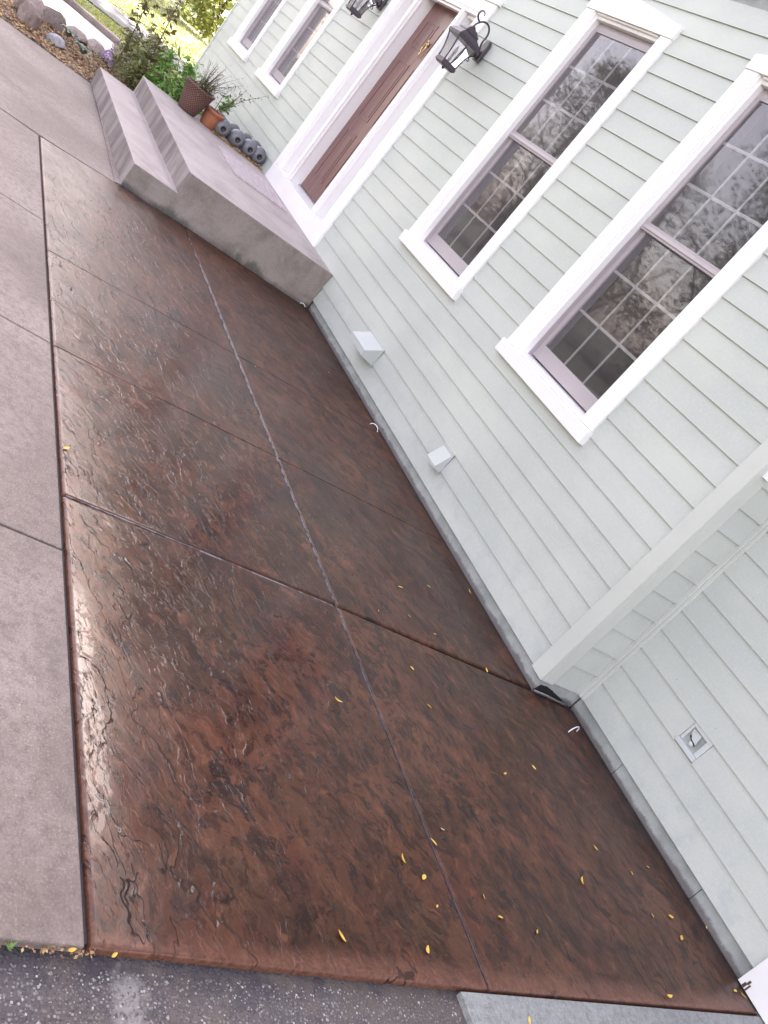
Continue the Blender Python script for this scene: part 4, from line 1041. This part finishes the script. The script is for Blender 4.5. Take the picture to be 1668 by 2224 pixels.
LV = [(-3.248, -0.829), (-3.404, -0.527), (-3.577, -0.072), (-2.929, -1.133), (-3.003, -0.882), (-2.939, -0.725), (-2.568, -1.075), (-2.804, -0.395), (-2.171, -1.684), (-2.339, -1.078), (-2.059, -0.739), (-1.49, -1.653), (-1.433, -1.578), (-1.4, -1.291), (-1.33, -1.571), (-1.328, -1.247), (-1.183, -2.044), (-1.171, -1.697), (-1.59, -1.448), (-2.164, -0.453), (-1.764, -0.293), (-1.671, -0.085), (-1.73, 0.108), (-1.563, -0.568), (-1.462, -0.12), (-1.474, 0.041), (-1.451, 0.335), (-1.374, 0.025), (-1.293, -1.066), (-1.099, -0.372), (-1.155, 0.237), (-1.137, 0.286), (-6.094, -0.304), (-4.643, -0.472), (-3.121, -2.756), (-5.243, -1.266), (-1.658, -1.365)]
SPECIAL = {0: 'small yellow leaf beside a twin just past the crossing of the joints', 8: 'plump oval yellow leaf lying alone near the middle of the brown slab', 9: 'long yellow leaf lying alone right of the centre joint', 12: 'wide yellow leaf nearest the centre joint near the slab front', 16: 'upright oval yellow leaf just behind the asphalt edge', 18: 'yellow leaf lying across the centre joint of the brown slab', 32: 'tiny pale leaf on the brown slab near the larger wall vent', 35: 'tiny leaf on the centre joint in the far part of the slab', 34: 'tiny yellow leaf on the walk-side edge of the brown slab', 23: 'wide yellow leaf on the brown slab below the utility box', 7: 'curled yellow leaf lying on the cross joint near the wall', 29: 'yellow sliver of leaf on the front edge by the apron'}
rnd = random.Random(5)
small = {1, 3, 4, 5, 6, 13, 14, 20, 21, 24, 26, 32, 33, 35, 36}
ORD = ['first', 'second', 'third', 'fourth', 'fifth', 'sixth', 'seventh', 'eighth', 'ninth', 'tenth', 'eleventh', 'twelfth', 'thirteenth', 'fourteenth', 'fifteenth', 'sixteenth', 'seventeenth', 'eighteenth']
def panel_of(x, y):
    side = 'wall-side' if y > cl(x) else 'walk-side'
    return 'front %s panel' % side if x > -2.81 else 'middle %s panels' % side
PL = {}
for i, (x, y) in enumerate(LV):
    if i not in SPECIAL: PL.setdefault(panel_of(x, y), []).append((-x, i))
PLAB = {}
for pn, lst in PL.items():
    for k_, (d_, i) in enumerate(sorted(lst)): PLAB[i] = 'small yellow leaf, %s from the slab front edge on its %s' % (ORD[k_], pn)
for i, (x, y) in enumerate(LV):
    o = bpy.data.objects.new('fallen_leaf', pale if i in (36, 32) else lmesh[i % 3]); C.objects.link(o)
    o.location = (x, y, 0.002 + max(0, slab_h(x, y))); s = rnd.uniform(0.48, 0.68) if i in small else rnd.uniform(0.70, 0.98)
    o.scale = (s, s*rnd.uniform(0.7, 1.25), s); o.rotation_euler = (rnd.uniform(-0.25, 0.25), rnd.uniform(-0.15, 0.15), rnd.uniform(0, 6.28))
    tag(o, SPECIAL.get(i) or PLAB[i], 'leaf', 'yellow leaves fallen on the brown slab')
for x, y, z, lab in ((-0.978, -1.331, 0.0, 'yellow leaf lying on the grey concrete apron'), (-1.078, -2.865, -0.004, 'yellow leaf standing in the gap where walk meets asphalt'), (-1.072, -2.766, 0.0, 'yellow leaf at the front corner of the brown slab by the asphalt')):
    o = bpy.data.objects.new('fallen_leaf', lmesh[1]); C.objects.link(o); o.location = (x, y, z); o.rotation_euler = (0.3, 0.2, 1.1+x*40); o.scale = (0.62,)*3
    tag(o, lab, 'leaf')
# wire loops by the wall
for x, y, r, a, lab in ((-5.43, -0.09, 0.042, 0.6, 'bright wire loop on the slab below between the two wall vents'), (-7.60, -0.085, 0.026, 1.2, 'tiny bright wire loop at the inner corner of the steps'), (-2.56, 0.175, 0.055, 1.9, 'bright curved wire loop near the recessed wall corner')):
    P = [(x+r*math.cos(a)*math.cos(t), y+r*math.sin(a)*math.cos(t), 0.004+r*0.75*math.sin(t)) for t in [i*math.pi/12 for i in range(13)]]
    tag(MB().tube(P, 0.0032, 8).build('wire_loop', M['zinc'], smooth=True, origin=(x, y, 0)), lab, 'wire')
# weeds and grit in the asphalt joint
for (x, y, s, lab) in ((-1.075, -2.998, 0.022, 'tiny green weed growing between walk and asphalt'),):
    o = empty('weed', (x, y, -0.01), lab, 'weed'); m = MB(); rr = random.Random(2)
    for i in range(22):
        a = rr.uniform(0, 6.28); l = s*rr.uniform(0.5, 1.2); c = Vector((x, y, -0.015)); d = Vector((math.cos(a), math.sin(a), 1.0)).normalized()
        e = Vector((-d.y, d.x, 0)).normalized()*0.0016; m.poly([c-e, c+e, c+d*l], [(0, 1, 2)])
    m.build('blades', M['leaf_bright'], o)
rnd = random.Random(8); b = MB()
for i in range(5200):
    x = -1.05 + rnd.uniform(0, 1)**1.1*0.40; y = rnd.uniform(-3.15, -1.62); s = rnd.uniform(0.0014, 0.0042)*(1.5 if rnd.random() < 0.06 else 1)
    c = Vector((x, y, -0.0235)); a = rnd.uniform(0, 6.28); k_ = [Vector((math.cos(a+q)*s*rnd.uniform(0.8, 1.2), math.sin(a+q)*s*rnd.uniform(0.8, 1.2), 0)) for q in (0, 1.57, 3.14, 4.71)]
    b.poly([c+k_[0], c+k_[1], c+k_[2], c+k_[3], c+Vector((0, 0, s*0.75))], [(0, 1, 4), (1, 2, 4), (2, 3, 4), (3, 0, 4)])
t = NT('asphalt_grit'); isl = t.geo.outputs['Random Per Island']
grit = t.done(t.ramp(isl, [(0, (0.07, 0.058, 0.066)), (0.5, (0.15, 0.125, 0.12)), (0.85, (0.24, 0.21, 0.20)), (1, (0.42, 0.39, 0.38))]), 0.7)
tag(b.build('exposed_aggregate', grit, smooth=False), 'exposed pebbles in the worn asphalt', 'gravel', kind='stuff')
b = MB(); rnd = random.Random(9)
for i in range(120):
    x = -1.080+rnd.gauss(0, 0.006); y = rnd.uniform(-2.93, -2.80) if i < 60 else rnd.uniform(-3.15, -2.8); s = rnd.uniform(0.002, 0.006)
    leaf_quads(b, (x, y, -0.014+rnd.uniform(0, 0.008)), s, rnd, 0.9, 0.7)
tag(b.build('joint_debris', M['mulch']), 'brown debris caught in the gap between walk and asphalt', 'debris', kind='stuff')
